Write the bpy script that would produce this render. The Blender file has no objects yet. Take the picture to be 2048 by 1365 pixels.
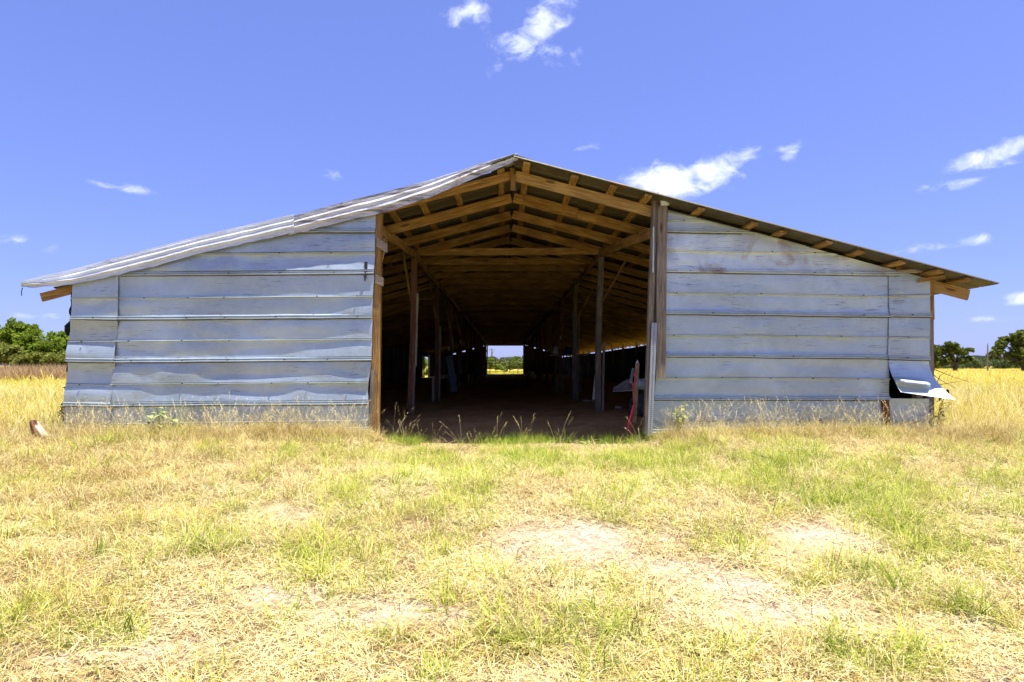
import bpy, bmesh, math, random
import numpy as np
from mathutils import Vector, Matrix, noise
R = math.radians
rnd = random.Random(7)
rng = np.random.default_rng(11)
sc = bpy.context.scene
col = sc.collection

# ------------------------------------------------------------------ camera
F, CX, HY, CZ = 1200.0, 1010.0, 731.0, 0.95      # focal length in photo pixels, vanishing point, eye height
cam_d = bpy.data.cameras.new("camera")
cam = bpy.data.objects.new("camera", cam_d); col.objects.link(cam)
cam.location = (0, 0, CZ); cam.rotation_euler = (R(90), 0, 0)
cam_d.sensor_fit = 'HORIZONTAL'; cam_d.sensor_width = 36.0; cam_d.lens = 36.0*F/2048
cam_d.shift_x = (1024-CX)/2048; cam_d.shift_y = (HY-682.5)/2048
cam_d.clip_start = 0.05; cam_d.clip_end = 4000
sc.camera = cam

# ------------------------------------------------------------------ sun, sky, exposure
SUN = Vector((0.22, -0.105, 0.95)).normalized()
sun_d = bpy.data.lights.new("sun", 'SUN'); sun_d.energy = 5.0; sun_d.angle = R(0.53); sun_d.color = (1.0, 0.95, 0.86)
sun = bpy.data.objects.new("sun", sun_d); col.objects.link(sun)
sun.location = (0, 0, 60); sun.rotation_euler = SUN.to_track_quat('Z', 'Y').to_euler()
sc.view_settings.view_transform = 'Standard'; sc.view_settings.look = 'None'
sc.view_settings.gamma = 1.0; sc.view_settings.use_curve_mapping = False
sc.view_settings.exposure = 1.22
sc.render.engine = 'CYCLES'
sc.cycles.use_denoising = True
sc.cycles.use_adaptive_sampling = True; sc.cycles.adaptive_threshold = 0.02; sc.cycles.adaptive_min_samples = 24
sc.cycles.max_bounces = 5; sc.cycles.diffuse_bounces = 3; sc.cycles.transmission_bounces = 4
sc.cycles.transparent_max_bounces = 4

world = bpy.data.worlds.new("World"); sc.world = world; world.use_nodes = True
world.cycles.sampling_method = "MANUAL"; world.cycles.sample_map_resolution = 256
def world_sky():
    nt = world.node_tree; N = nt.nodes; L = nt.links; N.clear()
    out = N.new("ShaderNodeOutputWorld"); bg = N.new("ShaderNodeBackground"); bg.inputs[1].default_value = 0.083
    sky = N.new("ShaderNodeTexSky"); sky.sky_type = 'NISHITA'; sky.sun_disc = False
    sky.sun_elevation = math.asin(SUN.z); sky.sun_rotation = math.atan2(SUN.x, SUN.y)
    sky.air_density = 1.0; sky.dust_density = 0.6; sky.ozone_density = 2.0; sky.altitude = 100
    # film response of the photograph: periwinkle blue
    tint = N.new("ShaderNodeMix"); tint.data_type = 'RGBA'; tint.blend_type = 'MULTIPLY'; tint.inputs[0].default_value = 1.0
    gm = N.new("ShaderNodeGamma"); gm.inputs[1].default_value = SKY_GAMMA; L.new(sky.outputs[0], gm.inputs[0]); L.new(gm.outputs[0], tint.inputs[6]); tint.inputs[7].default_value = SKY_TINT
    tc = N.new("ShaderNodeTexCoord"); sep = N.new("ShaderNodeSeparateXYZ"); L.new(tc.outputs['Generated'], sep.inputs[0])
    def m(op, a, b=None, c=None):
        n = N.new("ShaderNodeMath"); n.operation = op
        for i, v in enumerate((a, b, c)):
            if v is None: continue
            if isinstance(v, (int, float)): n.inputs[i].default_value = v
            else: L.new(v, n.inputs[i])
        return n.outputs[0]
    az = m('ARCTAN2', sep.outputs[0], sep.outputs[1]); el = m('ARCSINE', sep.outputs[2])
    cmb = N.new("ShaderNodeCombineXYZ"); L.new(az, cmb.inputs[0]); L.new(el, cmb.inputs[1])
    nz = N.new("ShaderNodeTexNoise"); nz.inputs['Scale'].default_value = 23; nz.inputs['Detail'].default_value = 9; nz.inputs['Roughness'].default_value = 0.62
    nz.inputs['Distortion'].default_value = 0.4
    mp0 = N.new("ShaderNodeMapping"); mp0.inputs['Scale'].default_value = (1.0, 1.7, 1); L.new(cmb.outputs[0], mp0.inputs[0]); L.new(mp0.outputs[0], nz.inputs['Vector'])
    # cloud masses: (photo x, y, half-width, half-height, tilt, strength)
    blobs = [(945,25,60,24,.1,.95),(1075,60,95,34,.5,1.0),(1110,110,60,26,-.3,.55),
             (1330,366,72,36,0,1.5),(1425,345,66,36,.3,1.15),(1480,316,44,18,.3,.7),(1568,301,34,20,0,.8),
             (1985,312,66,24,.2,1.15),(1905,369,52,13,.1,.85),(2060,596,46,14,0,1.1),(1950,480,34,11,0,.6),(1840,500,74,13,0,.5),
             (240,375,60,10,0,.6),(60,486,80,14,0,.5),(660,355,24,14,0,.75),(1178,295,32,9,0,.45),(90,633,60,9,0,.55),
             (1980,640,80,8,0,.55)]
    # the same weather elsewhere round the sky
    r2 = random.Random(3)
    acc = None
    def blob(azc, elc, ra, re, rot, st):
        nonlocal acc
        mp = N.new("ShaderNodeMapping"); mp.vector_type = 'TEXTURE'
        mp.inputs['Location'].default_value = (azc, elc, 0); mp.inputs['Rotation'].default_value = (0, 0, rot); mp.inputs['Scale'].default_value = (ra, re, 1)
        L.new(cmb.outputs[0], mp.inputs[0])
        ln = N.new("ShaderNodeVectorMath"); ln.operation = 'LENGTH'; L.new(mp.outputs[0], ln.inputs[0])
        mr = N.new("ShaderNodeMapRange"); mr.interpolation_type = 'SMOOTHSTEP'
        mr.inputs['From Min'].default_value = 1.7; mr.inputs['From Max'].default_value = 0.0; mr.inputs['To Min'].default_value = 0; mr.inputs['To Max'].default_value = st
        L.new(ln.outputs['Value'], mr.inputs['Value'])
        acc = mr.outputs[0] if acc is None else m('MAXIMUM', acc, mr.outputs[0])
    for (x, y, w, h, t, s) in blobs:
        dx, dz = (x-CX)/F, (HY-y)/F
        a = math.atan2(dx, 1); e = math.atan2(dz, math.hypot(dx, 1))
        k = 1/(F*math.hypot(dx, 1))
        blob(a, e, w*k*1.05, h*k*1.1, t, s*1.0)
    for i in range(6):
        blob(r2.choice((-1, 1))*r2.uniform(1.0, 3.0), r2.uniform(.1, .8), r2.uniform(.05, .16), r2.uniform(.015, .05), r2.uniform(-.3, .3), r2.uniform(.5, 1.2))
    # density = blob minus noise
    d = m('SUBTRACT', m('ADD', m('MULTIPLY', acc, 1.12), .27), m('MULTIPLY', nz.outputs[0], 2.8))
    mr = N.new("ShaderNodeMapRange"); mr.interpolation_type = 'SMOOTHSTEP'
    mr.inputs['From Min'].default_value = -0.75; mr.inputs['From Max'].default_value = 0.55; L.new(d, mr.inputs['Value'])
    dens = m('MULTIPLY', mr.outputs[0], m('MINIMUM', m('MULTIPLY', acc, 2.2), 1.0))
    mix = N.new("ShaderNodeMix"); mix.data_type = 'RGBA'
    L.new(dens, mix.inputs[0]); L.new(tint.outputs[2], mix.inputs[6]); mix.inputs[7].default_value = (6.0, 6.4, 7.6, 1)
    L.new(mix.outputs[2], bg.inputs[0]); L.new(bg.outputs[0], out.inputs[0])
SKY_TINT = (.95, 1.08, 2.10, 1); SKY_GAMMA = 0.6
world_sky()

# ------------------------------------------------------------------ helpers
def P(px, py, d): return Vector(((px-CX)/F*d, d, CZ-(py-HY)/F*d))
def vn(x, y, z=0.0, s=1.0): return noise.noise(Vector((x*s, y*s, z*s)))
def smooth(a, b, x):
    t = min(1, max(0, (x-a)/(b-a))); return t*t*(3-2*t)
ORIG = {}
def link(o, parent=None, world_m=None):
    col.objects.link(o)
    if world_m is not None: o.matrix_basis = world_m
    if parent is not None:
        o.parent = parent; o.matrix_parent_inverse = ORIG[parent.name].inverted()
    ORIG[o.name] = world_m if world_m is not None else Matrix.Identity(4)
    if parent is not None and parent.parent is not None: pass
    return o
def tag(o, label, cat, group=None, kind=None):
    if label: o["label"] = label
    if cat: o["category"] = cat
    if group: o["group"] = group
    if kind: o["kind"] = kind
    return o
def thing(name, loc, label, cat, group=None):
    o = bpy.data.objects.new(name, None); o.empty_display_size = .2
    link(o, None, Matrix.Translation(Vector(loc)))
    return tag(o, label, cat, group)
class MB:
    def __init__(s): s.v = []; s.f = []
    def add(s, vs, fs):
        b = len(s.v); s.v += [tuple(q) for q in vs]; s.f += [tuple(b+i for i in f) for f in fs]
    def box(s, lo, hi, M=None):
        x0, y0, z0 = lo; x1, y1, z1 = hi
        vs = [Vector(q) for q in ((x0,y0,z0),(x1,y0,z0),(x1,y1,z0),(x0,y1,z0),(x0,y0,z1),(x1,y0,z1),(x1,y1,z1),(x0,y1,z1))]
        if M is not None: vs = [M @ q for q in vs]
        s.add(vs, [(0,3,2,1),(4,5,6,7),(0,1,5,4),(1,2,6,5),(2,3,7,6),(3,0,4,7)])
    def tube(s, pts, rad, n=8, cap=True):
        pts = [Vector(p) for p in pts]; rings = []; rr = rad if isinstance(rad, (list, tuple)) else [rad]*len(pts)
        prev = None
        for i, p in enumerate(pts):
            t = (pts[min(i+1, len(pts)-1)]-pts[max(i-1, 0)]).normalized()
            if prev is None: a = t.orthogonal().normalized()
            else: a = (prev - t*prev.dot(t)).normalized()
            prev = a; b = t.cross(a)
            rings.append([p+(a*math.cos(2*math.pi*k/n)+b*math.sin(2*math.pi*k/n))*rr[i] for k in range(n)])
        vs = [q for r in rings for q in r]; fs = []
        for i in range(len(pts)-1):
            for k in range(n): fs.append((i*n+k, i*n+(k+1) % n, (i+1)*n+(k+1) % n, (i+1)*n+k))
        if cap: fs += [tuple(range(n-1, -1, -1)), tuple((len(pts)-1)*n+k for k in range(n))]
        s.add(vs, fs)
    def grid(s, fn, nu, nv, keep=None):
        vs = [fn(i/nu, j/nv) for j in range(nv+1) for i in range(nu+1)]
        fs = [(j*(nu+1)+i, j*(nu+1)+i+1, (j+1)*(nu+1)+i+1, (j+1)*(nu+1)+i) for j in range(nv) for i in range(nu) if keep is None or keep(i/nu, j/nv)]
        s.add(vs, fs)
    def mesh(s, name, mat, smooth_ang=None):
        me = bpy.data.meshes.new(name); me.from_pydata(s.v, [], s.f)
        if mat: me.materials.append(mat)
        if smooth_ang is not None:
            me.polygons.foreach_set('use_smooth', [True]*len(me.polygons)); me.set_sharp_from_angle(angle=R(smooth_ang))
        me.update(); return me
    def build(s, name, mat, parent=None, smooth_ang=None, world_m=None):
        return link(bpy.data.objects.new(name, s.mesh(name, mat, smooth_ang)), parent, world_m if world_m is not None else Matrix.Identity(4))
def frame(p0, p1, up=Vector((0, 0, 1))):
    p0 = Vector(p0); p1 = Vector(p1); x = (p1-p0).normalized()
    y = up.cross(x)
    if y.length < 1e-3: y = Vector((0, 1, 0)).cross(x)
    y.normalize(); z = x.cross(y)
    return Matrix(((x.x, y.x, z.x, p0.x), (x.y, y.y, z.y, p0.y), (x.z, y.z, z.z, p0.z), (0, 0, 0, 1)))
def beam_mesh(L, w, h, seed=0, warp=.006, mat=None, name='beam', nseg=None):
    """timber along local X, slightly warped, chipped arrises"""
    r = random.Random(seed); n = nseg or max(3, min(14, int(L/.35))); b = min(w, h)*.09
    sec = [(-w/2+b, -h/2), (w/2-b, -h/2), (w/2, -h/2+b), (w/2, h/2-b), (w/2-b, h/2), (-w/2+b, h/2), (-w/2, h/2-b), (-w/2, -h/2+b)]
    vs = []; a1, a2 = r.uniform(0, 9), r.uniform(0, 9)
    for i in range(n+1):
        t = i/n; oy = warp*math.sin(a1+t*3.4); oz = warp*math.sin(a2+t*2.6)
        for k, (y, z) in enumerate(sec):
            ex = (r.uniform(-.004, .004) if i in (0, n) else 0)
            vs.append((t*L+ex, y+oy+r.uniform(-.0015, .0015), z+oz+r.uniform(-.0015, .0015)))
    fs = []
    for i in range(n):
        for k in range(8): fs.append((i*8+k, i*8+(k+1) % 8, (i+1)*8+(k+1) % 8, (i+1)*8+k))
    fs += [tuple(range(7, -1, -1)), tuple(n*8+k for k in range(8))]
    fs = [tuple(reversed(f)) for f in fs]
    me = bpy.data.meshes.new(name); me.from_pydata(vs, [], fs)
    bm = bmesh.new(); bm.from_mesh(me); bmesh.ops.recalc_face_normals(bm, faces=bm.faces); bm.to_mesh(me); bm.free()
    if mat: me.materials.append(mat)
    me.update(); return me
_seed = [0]
def beam(name, p0, p1, w, h, mat, parent, up=Vector((0, 0, 1)), warp=.006, mesh=None):
    """w across, h along 'up'"""
    _seed[0] += 1
    L = (Vector(p1)-Vector(p0)).length
    me = mesh or beam_mesh(L, w, h, _seed[0], warp, mat, name)
    return link(bpy.data.objects.new(name, me), parent, frame(p0, p1, up))

# ------------------------------------------------------------------ materials
def newmat(name):
    m = bpy.data.materials.new(name); m.use_nodes = True
    nt = m.node_tree; nt.nodes.clear()
    out = nt.nodes.new("ShaderNodeOutputMaterial")
    return m, nt.nodes, nt.links, out
def ramp(N, L, src, stops):
    r = N.new("ShaderNodeValToRGB"); e = r.color_ramp.elements
    while len(e) < len(stops): e.new(.5)
    for i, (p, c) in enumerate(stops):
        e[i].position = p; e[i].color = (*c, 1) if len(c) == 3 else c
    L.new(src, r.inputs[0]); return r.outputs[0]
def tex(N, L, vec, kind, scale, detail=4, rough=.55, dist=0, mapscale=None, rot=None):
    if mapscale or rot:
        mp = N.new("ShaderNodeMapping")
        if mapscale: mp.inputs['Scale'].default_value = mapscale
        if rot: mp.inputs['Rotation'].default_value = rot
        L.new(vec, mp.inputs[0]); vec = mp.outputs[0]
    if kind == 'noise':
        t = N.new("ShaderNodeTexNoise"); t.inputs['Detail'].default_value = detail; t.inputs['Roughness'].default_value = rough; t.inputs['Distortion'].default_value = dist
    else:
        t = N.new("ShaderNodeTexVoronoi")
    t.inputs['Scale'].default_value = scale; L.new(vec, t.inputs['Vector'])
    return t.outputs[0]
def mixc(N, L, fac, a, b, mode='MIX'):
    n = N.new("ShaderNodeMix"); n.data_type = 'RGBA'; n.blend_type = mode
    for i, v in ((0, fac), (6, a), (7, b)):
        if isinstance(v, (int, float)): n.inputs[i].default_value = v
        elif isinstance(v, tuple): n.inputs[i].default_value = (*v, 1) if len(v) == 3 else v
        else: L.new(v, n.inputs[i])
    return n.outputs[2]
def mth(N, L, op, a, b=None):
    n = N.new("ShaderNodeMath"); n.operation = op
    for i, v in enumerate((a, b)):
        if v is None: continue
        if isinstance(v, (int, float)): n.inputs[i].default_value = v
        else: L.new(v, n.inputs[i])
    return n.outputs[0]
def bump(N, L, h, strength=.3, dist=.01):
    b = N.new("ShaderNodeBump"); b.inputs['Strength'].default_value = strength; b.inputs['Distance'].default_value = dist; L.new(h, b.inputs['Height']); return b.outputs[0]
def wood(name, dark, mid, light, rough=.75, grey=0.0):
    m, N, L, out = newmat(name); bs = N.new("ShaderNodeBsdfPrincipled")
    tc = N.new("ShaderNodeTexCoord"); oi = N.new("ShaderNodeObjectInfo")
    off = N.new("ShaderNodeVectorMath"); off.operation = 'ADD'; L.new(tc.outputs['Object'], off.inputs[0])
    cx = N.new("ShaderNodeCombineXYZ"); L.new(mth(N, L, 'MULTIPLY', oi.outputs['Random'], 37.0), cx.inputs[0]); L.new(mth(N, L, 'MULTIPLY', oi.outputs['Random'], 91.0), cx.inputs[1]); L.new(cx.outputs[0], off.inputs[1])
    v = off.outputs[0]
    g = tex(N, L, v, 'noise', 9, 4, .62, 1.2, (.22, 4, 4))
    fine = tex(N, L, v, 'noise', 40, 2, .6, .2, (.08, 3.5, 3.5))
    blot = tex(N, L, v, 'noise', 2.2, 3, .5, 0)
    c = ramp(N, L, g, [(.28, dark), (.5, mid), (.72, light)])
    c = mixc(N, L, mth(N, L, 'MULTIPLY', ramp(N, L, fine, [(.35, (1, 1, 1)), (.55, (0, 0, 0))]), .55), c, tuple(q*.45 for q in dark))
    c = mixc(N, L, ramp(N, L, blot, [(.42, (0, 0, 0)), (.72, (.55, .55, .55))]), c, dark)
    # knots
    vo = tex(N, L, v, 'voronoi', 2.6, mapscale=(.5, 2.2, 2.2))
    c = mixc(N, L, ramp(N, L, vo, [(.07, (.8, .8, .8)), (.13, (0, 0, 0))]), c, (.05, .022, .010))
    var = N.new("ShaderNodeHueSaturation"); L.new(c, var.inputs['Color']); L.new(mth(N, L, 'ADD', mth(N, L, 'MULTIPLY', oi.outputs['Random'], .5), .75), var.inputs['Value'])
    L.new(var.outputs[0], bs.inputs['Base Color']); bs.inputs['Roughness'].default_value = rough; bs.inputs['Specular IOR Level'].default_value = .25
    L.new(bump(N, L, fine, .5, .004), bs.inputs['Normal']); L.new(bs.outputs[0], out.inputs[0]); return m
def galv(name, base=(.52, .55, .60), metallic=.45, rough=.42, rust=0.0, streak_axis='x', pale=0.5, dirt=0.0):
    """weathered zinc sheet: spangle, drag scratches, rust blooms"""
    m, N, L, out = newmat(name); bs = N.new("ShaderNodeBsdfPrincipled")
    tc = N.new("ShaderNodeTexCoord"); oi = N.new("ShaderNodeObjectInfo"); v = tc.outputs['Object']
    st = (.35, 9, 9) if streak_axis == 'x' else ((9, .35, 9) if streak_axis == 'y' else (9, 9, .35))
    big = tex(N, L, v, 'noise', 1.1, 3, .6, .6); span = tex(N, L, v, 'noise', 85, 1, .6); lines = tex(N, L, v, 'noise', 9, 3, .75, 0, st)
    mott = tex(N, L, v, 'noise', 12, 3, .7)
    c = mixc(N, L, ramp(N, L, big, [(.38, (0, 0, 0)), (.66, (1, 1, 1))]), tuple(q*.86 for q in base), tuple(min(.8, q*(1+.22*pale)) for q in base))
    c = mixc(N, L, mth(N, L, 'MULTIPLY', ramp(N, L, span, [(.35, (0, 0, 0)), (.65, (1, 1, 1))]), .30), c, tuple(q*.72 for q in base))
    c = mixc(N, L, mth(N, L, 'MULTIPLY', ramp(N, L, mott, [(.45, (0, 0, 0)), (.7, (1, 1, 1))]), .22), c, tuple(min(.85, q*1.3) for q in base))
    msk = mth(N, L, 'MULTIPLY', ramp(N, L, lines, [(.60, (0, 0, 0)), (.635, (1, 1, 1))]), ramp(N, L, tex(N, L, v, 'noise', 1.7, 2, .5), [(.45, (0, 0, 0)), (.6, (1, 1, 1))]))
    c = mixc(N, L, mth(N, L, 'MULTIPLY', msk, .75), c, (.10, .085, .075))
    if dirt: c = mixc(N, L, mth(N, L, 'MULTIPLY', ramp(N, L, tex(N, L, v, 'noise', 3.2, 5, .72, .8, st and tuple(q*.35 for q in st)), [(.62-.14*dirt, (0, 0, 0)), (.70-.08*dirt, (1, 1, 1))]), .85), c, (.055, .045, .038))
    if rust: 
        rm = ramp(N, L, tex(N, L, v, 'noise', 1.5, 4, .68, .5), [(.62-.1*rust, (0, 0, 0)), (.76-.06*rust, (1, 1, 1))])
        c = mixc(N, L, mth(N, L, 'MULTIPLY', rm, .8), c, (.22, .085, .035))
    var = N.new("ShaderNodeHueSaturation"); L.new(c, var.inputs['Color']); L.new(mth(N, L, 'ADD', mth(N, L, 'MULTIPLY', oi.outputs['Random'], .16), .92), var.inputs['Value'])
    L.new(var.outputs[0], bs.inputs['Base Color']); bs.inputs['Metallic'].default_value = metallic
    L.new(mth(N, L, 'ADD', mth(N, L, 'MULTIPLY', mott, .25), rough-.1), bs.inputs['Roughness'])
    L.new(bump(N, L, mth(N, L, 'ADD', mth(N, L, 'MULTIPLY', big, 1.0), mth(N, L, 'MULTIPLY', span, .02)), .25, .05), bs.inputs['Normal'])
    L.new(bs.outputs[0], out.inputs[0]); return m
def plain(name, c, rough=.7, metallic=0, var=.25, scale=8, spec=.3):
    m, N, L, out = newmat(name); bs = N.new("ShaderNodeBsdfPrincipled"); tc = N.new("ShaderNodeTexCoord")
    n = tex(N, L, tc.outputs['Object'], 'noise', scale, 6, .65)
    L.new(mixc(N, L, ramp(N, L, n, [(.3, (0, 0, 0)), (.7, (1, 1, 1))]), tuple(q*(1-var) for q in c), tuple(min(.9, q*(1+var)) for q in c)), bs.inputs['Base Color'])
    bs.inputs['Roughness'].default_value = rough; bs.inputs['Metallic'].default_value = metallic; bs.inputs['Specular IOR Level'].default_value = spec
    L.new(bump(N, L, n, .3, .01), bs.inputs['Normal']); L.new(bs.outputs[0], out.inputs[0]); return m
def foliage(name, stops, trans=.35, attr='tint'):
    """leaf or blade: colour from a per-clump tint; part of the light passes through"""
    m, N, L, out = newmat(name)
    at = N.new("ShaderNodeAttribute"); at.attribute_type = 'INSTANCER'; at.attribute_name = attr
    pa = N.new("ShaderNodeAttribute"); pa.attribute_type = 'GEOMETRY'; pa.attribute_name = 'leaf'
    s = mth(N, L, 'ADD', at.outputs['Fac'], mth(N, L, 'MULTIPLY', mth(N, L, 'SUBTRACT', pa.outputs['Fac'], .5), .85))
    c = ramp(N, L, s, stops)
    d = N.new("ShaderNodeBsdfDiffuse"); t = N.new("ShaderNodeBsdfTranslucent"); L.new(c, d.inputs[0]); L.new(c, t.inputs[0])
    mx = N.new("ShaderNodeMixShader"); mx.inputs[0].default_value = trans; L.new(d.outputs[0], mx.inputs[1]); L.new(t.outputs[0], mx.inputs[2])
    L.new(mx.outputs[0], out.inputs[0]); return m

M = {}
M['timber'] = wood('golden_timber', (.12, .058, .016), (.35, .20, .064), (.54, .34, .135))
M['worn_timber'] = wood('worn_timber', (.20, .11, .04), (.38, .25, .10), (.52, .38, .19))
M['grey_timber'] = wood('grey_timber', (.15, .115, .085), (.27, .22, .17), (.40, .34, .28))
M['red_timber'] = wood('red_brown_timber', (.10, .042, .022), (.20, .090, .05), (.30, .16, .09))
M['pale_board'] = wood('pale_board', (.30, .25, .19), (.44, .38, .30), (.58, .51, .42))
M['siding'] = galv('zinc_siding', (.40, .475, .53), rust=.0, pale=.7)
M['siding_rust'] = galv('zinc_siding_rusting', (.42, .475, .50), rust=1.15, pale=.9)
M['siding_pale'] = galv('zinc_siding_bleached', (.50, .565, .61), rust=.75, pale=1.8)
M['roof'] = galv('zinc_roof', (.55, .59, .66), metallic=.2, rough=.5, rust=.1, dirt=.1)
M['roof_old'] = galv('zinc_roof_stained', (.52, .53, .56), metallic=.15, rough=.6, rust=.3, dirt=.9)
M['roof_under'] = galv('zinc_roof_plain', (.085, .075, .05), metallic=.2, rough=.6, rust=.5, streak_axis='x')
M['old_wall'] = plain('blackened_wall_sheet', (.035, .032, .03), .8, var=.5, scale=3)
M['dark_edge'] = plain('dark_lap_edge', (.05, .042, .038), .8, var=.6, scale=6)
M['screw'] = plain('screw_steel', (.07, .06, .055), .5, .6)
M['tarp'] = plain('black_tarp', (.018, .018, .02), .6, var=.5)
M['dirt'] = None

# ------------------------------------------------------------------ ground
# bare sandy patches of the yard, read off the photograph: (x, y, half-width, half-height, weight)
BARE = [(1150,1085,190,45,1), (1010,1110,160,30,.8), (1640,1075,150,36,1), (1470,1170,170,36,.8), (620,1190,230,30,.8), (800,1230,210,30,.7), (240,1300,260,40,.6), (1560,1230,190,36,.9), (1900,1245,150,26,.6), (1060,1330,200,24,.5), (560,1030,90,22,.7), (1980,1000,60,12,.6), (720,1330,90,20,.7),(1990,1330,80,30,.6),(1330,1130,120,30,.7)]
def dip(x, y):
    """worn hollow in the doorway"""
    return -.15*smooth(11.2, 8.9, y)*smooth(5.6, 7.5, y)*smooth(2.5, 1.5, abs(x-.2))
def gz(x, y):
    """height of the ground"""
    z = -0.075*max(0.0, 8.2-y) if y > -4 else -0.075*12.2
    z = max(z, -0.5)
    z += -0.62*smooth(18, 120, math.hypot(x, max(0, y)))*(1-smooth(9, 4, abs(x))*smooth(90, 64, y))
    inbarn = smooth(7.2, 5.4, abs(x))*smooth(8.2, 8.7, y)*smooth(66, 64, y)
    n = .045*vn(x, y, 3.1, .9)+.025*vn(x, y, 8.1, 2.7)+.010*vn(x, y, 1.1, 7.0)
    if y > 25: n *= 1.0
    z += n*(1-inbarn)
    z += dip(x, y)
    return z - .02*inbarn
def axis(fine0, fine1, step, far, ratio=1.12):
    a = list(np.arange(fine0, fine1+1e-6, step)); s = step; v = fine1
    while v < far: s *= ratio; v += s; a.append(v)
    s = step; v = fine0; pre = []
    while v > -far: s *= ratio; v -= s; pre.append(v)
    return pre[::-1]+a
xs = axis(-9, 9, .12, 1500); ys = axis(.5, 10, .10, 1500)
mb = MB(); nx = len(xs)
mb.v = [(x, y, gz(x, y)) for y in ys for x in xs]
mb.f = [(j*nx+i, j*nx+i+1, (j+1)*nx+i+1, (j+1)*nx+i) for j in range(len(ys)-1) for i in range(nx-1)]
def ground_mat():
    m, N, L, out = newmat('sandy_soil_and_thatch'); bs = N.new("ShaderNodeBsdfPrincipled"); tc = N.new("ShaderNodeTexCoord"); v = tc.outputs['Object']
    a = tex(N, L, v, 'noise', 1.2, 6, .6, .5); b = tex(N, L, v, 'noise', 26, 6, .7, 1.0, (1, 1, .2)); s1 = tex(N, L, v, 'noise', 34, 4, .7, 2.0, (.25, 1, 1), (0, 0, .6)); s2 = tex(N, L, v, 'noise', 34, 4, .7, 2.0, (.25, 1, 1), (0, 0, -.9))
    soil = mixc(N, L, ramp(N, L, a, [(.35, (0, 0, 0)), (.65, (1, 1, 1))]), (.50, .40, .29), (.60, .51, .39))
    soil = mixc(N, L, mth(N, L, 'MULTIPLY', ramp(N, L, b, [(.44, (1, 1, 1)), (.56, (0, 0, 0))]), .7), soil, (.22, .13, .065))
    st = mth(N, L, 'MAXIMUM', ramp(N, L, s1, [(.56, (0, 0, 0)), (.62, (1, 1, 1))]), ramp(N, L, s2, [(.56, (0, 0, 0)), (.62, (1, 1, 1))]))
    soil = mixc(N, L, mth(N, L, 'MULTIPLY', st, .7), soil, (.50, .42, .26))
    ab = N.new('ShaderNodeAttribute'); ab.attribute_name = 'bare'
    thatch = mixc(N, L, ramp(N, L, b, [(.40, (0, 0, 0)), (.62, (1, 1, 1))]), (.15, .095, .04), (.36, .27, .13))
    thatch = mixc(N, L, mth(N, L, 'MULTIPLY', st, .5), thatch, (.48, .40, .20))
    soil = mixc(N, L, ab.outputs['Fac'], thatch, soil)
    # pasture further out is golden
    sp = N.new("ShaderNodeSeparateXYZ"); L.new(v, sp.inputs[0])
    ln = N.new("ShaderNodeVectorMath"); ln.operation = 'LENGTH'; L.new(v, ln.inputs[0])
    fm = N.new("ShaderNodeMapRange"); fm.inputs['From Min'].default_value = 10; fm.inputs['From Max'].default_value = 24; L.new(ln.outputs['Value'], fm.inputs[0])
    fld = mixc(N, L, ramp(N, L, tex(N, L, v, 'noise', .08, 4, .6), [(.4, (0, 0, 0)), (.6, (1, 1, 1))]), (.40, .31, .05), (.32, .29, .05))
    L.new(mixc(N, L, fm.outputs[0], soil, fld), bs.inputs['Base Color']); bs.inputs['Roughness'].default_value = .95; bs.inputs['Specular IOR Level'].default_value = .1
    L.new(bump(N, L, mth(N, L, 'ADD', b, mth(N, L, 'MULTIPLY', st, .5)), .7, .02), bs.inputs['Normal']); L.new(bs.outputs[0], out.inputs[0]); return m
g = mb.build('ground', ground_mat(), None, 60); g["kind"] = "structure"
def bare_at(x, y, z):
    if y < .8 or y > 9 or abs(x) > 12: return 0.0
    px = CX+F*x/y; py = HY+F*(CZ-z)/y; b = 0
    for a, c, w, h, k in BARE: b = max(b, k*math.exp(-(((px-a)/w)**2+((py-c)/h)**2)))
    return min(1, max(0, b*1.5-.15+.5*vn(x, y, 6, 3.0)+.3*vn(x, y, 6, 9.0)))
at_ = g.data.attributes.new('bare', 'FLOAT', 'POINT'); at_.data.foreach_set('value', np.array([bare_at(*v) for v in mb.v], dtype=np.float32))

def dirt_mat():
    m, N, L, out = newmat('red_dirt_floor'); bs = N.new("ShaderNodeBsdfPrincipled"); tc = N.new("ShaderNodeTexCoord"); v = tc.outputs['Object']
    a = tex(N, L, v, 'noise', 2, 7, .65, .4); b = tex(N, L, v, 'noise', 30, 5, .7)
    c = mixc(N, L, ramp(N, L, a, [(.35, (0, 0, 0)), (.65, (1, 1, 1))]), (.50, .235, .075), (.66, .36, .135))
    c = mixc(N, L, mth(N, L, 'MULTIPLY', ramp(N, L, b, [(.5, (0, 0, 0)), (.68, (1, 1, 1))]), .45), c, (.24, .12, .05))
    L.new(c, bs.inputs['Base Color']); bs.inputs['Roughness'].default_value = .95; bs.inputs['Specular IOR Level'].default_value = .1
    L.new(bump(N, L, mth(N, L, 'ADD', a, mth(N, L, 'MULTIPLY', b, .3)), .8, .03), bs.inputs['Normal']); L.new(bs.outputs[0], out.inputs[0]); return m
M['dirt'] = dirt_mat()
mb = MB()
def floor_z(x, y): return .012+.022*vn(x, y, 5.5, 1.1)+.012*vn(x, y, 2.2, 3.7)+.05*smooth(1.2, 2.2, x)*smooth(9, 11, y)*smooth(3.4, 2.2, x)
def fl(u, v):
    x = -6.1+12.0*u; y = 8.32+.18*vn(x*1.3, 0, 2)+ (64-8.32)*(v**1.8)
    return (x, y, floor_z(x, y)-.075*smooth(8.95, 8.45, y+.25*vn(x, 1, 3, 1.7))+dip(x, y))
mb.grid(fl, 90, 110)
f = mb.build('dirt_floor', M['dirt'], None, 60); f["kind"] = "structure"

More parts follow.
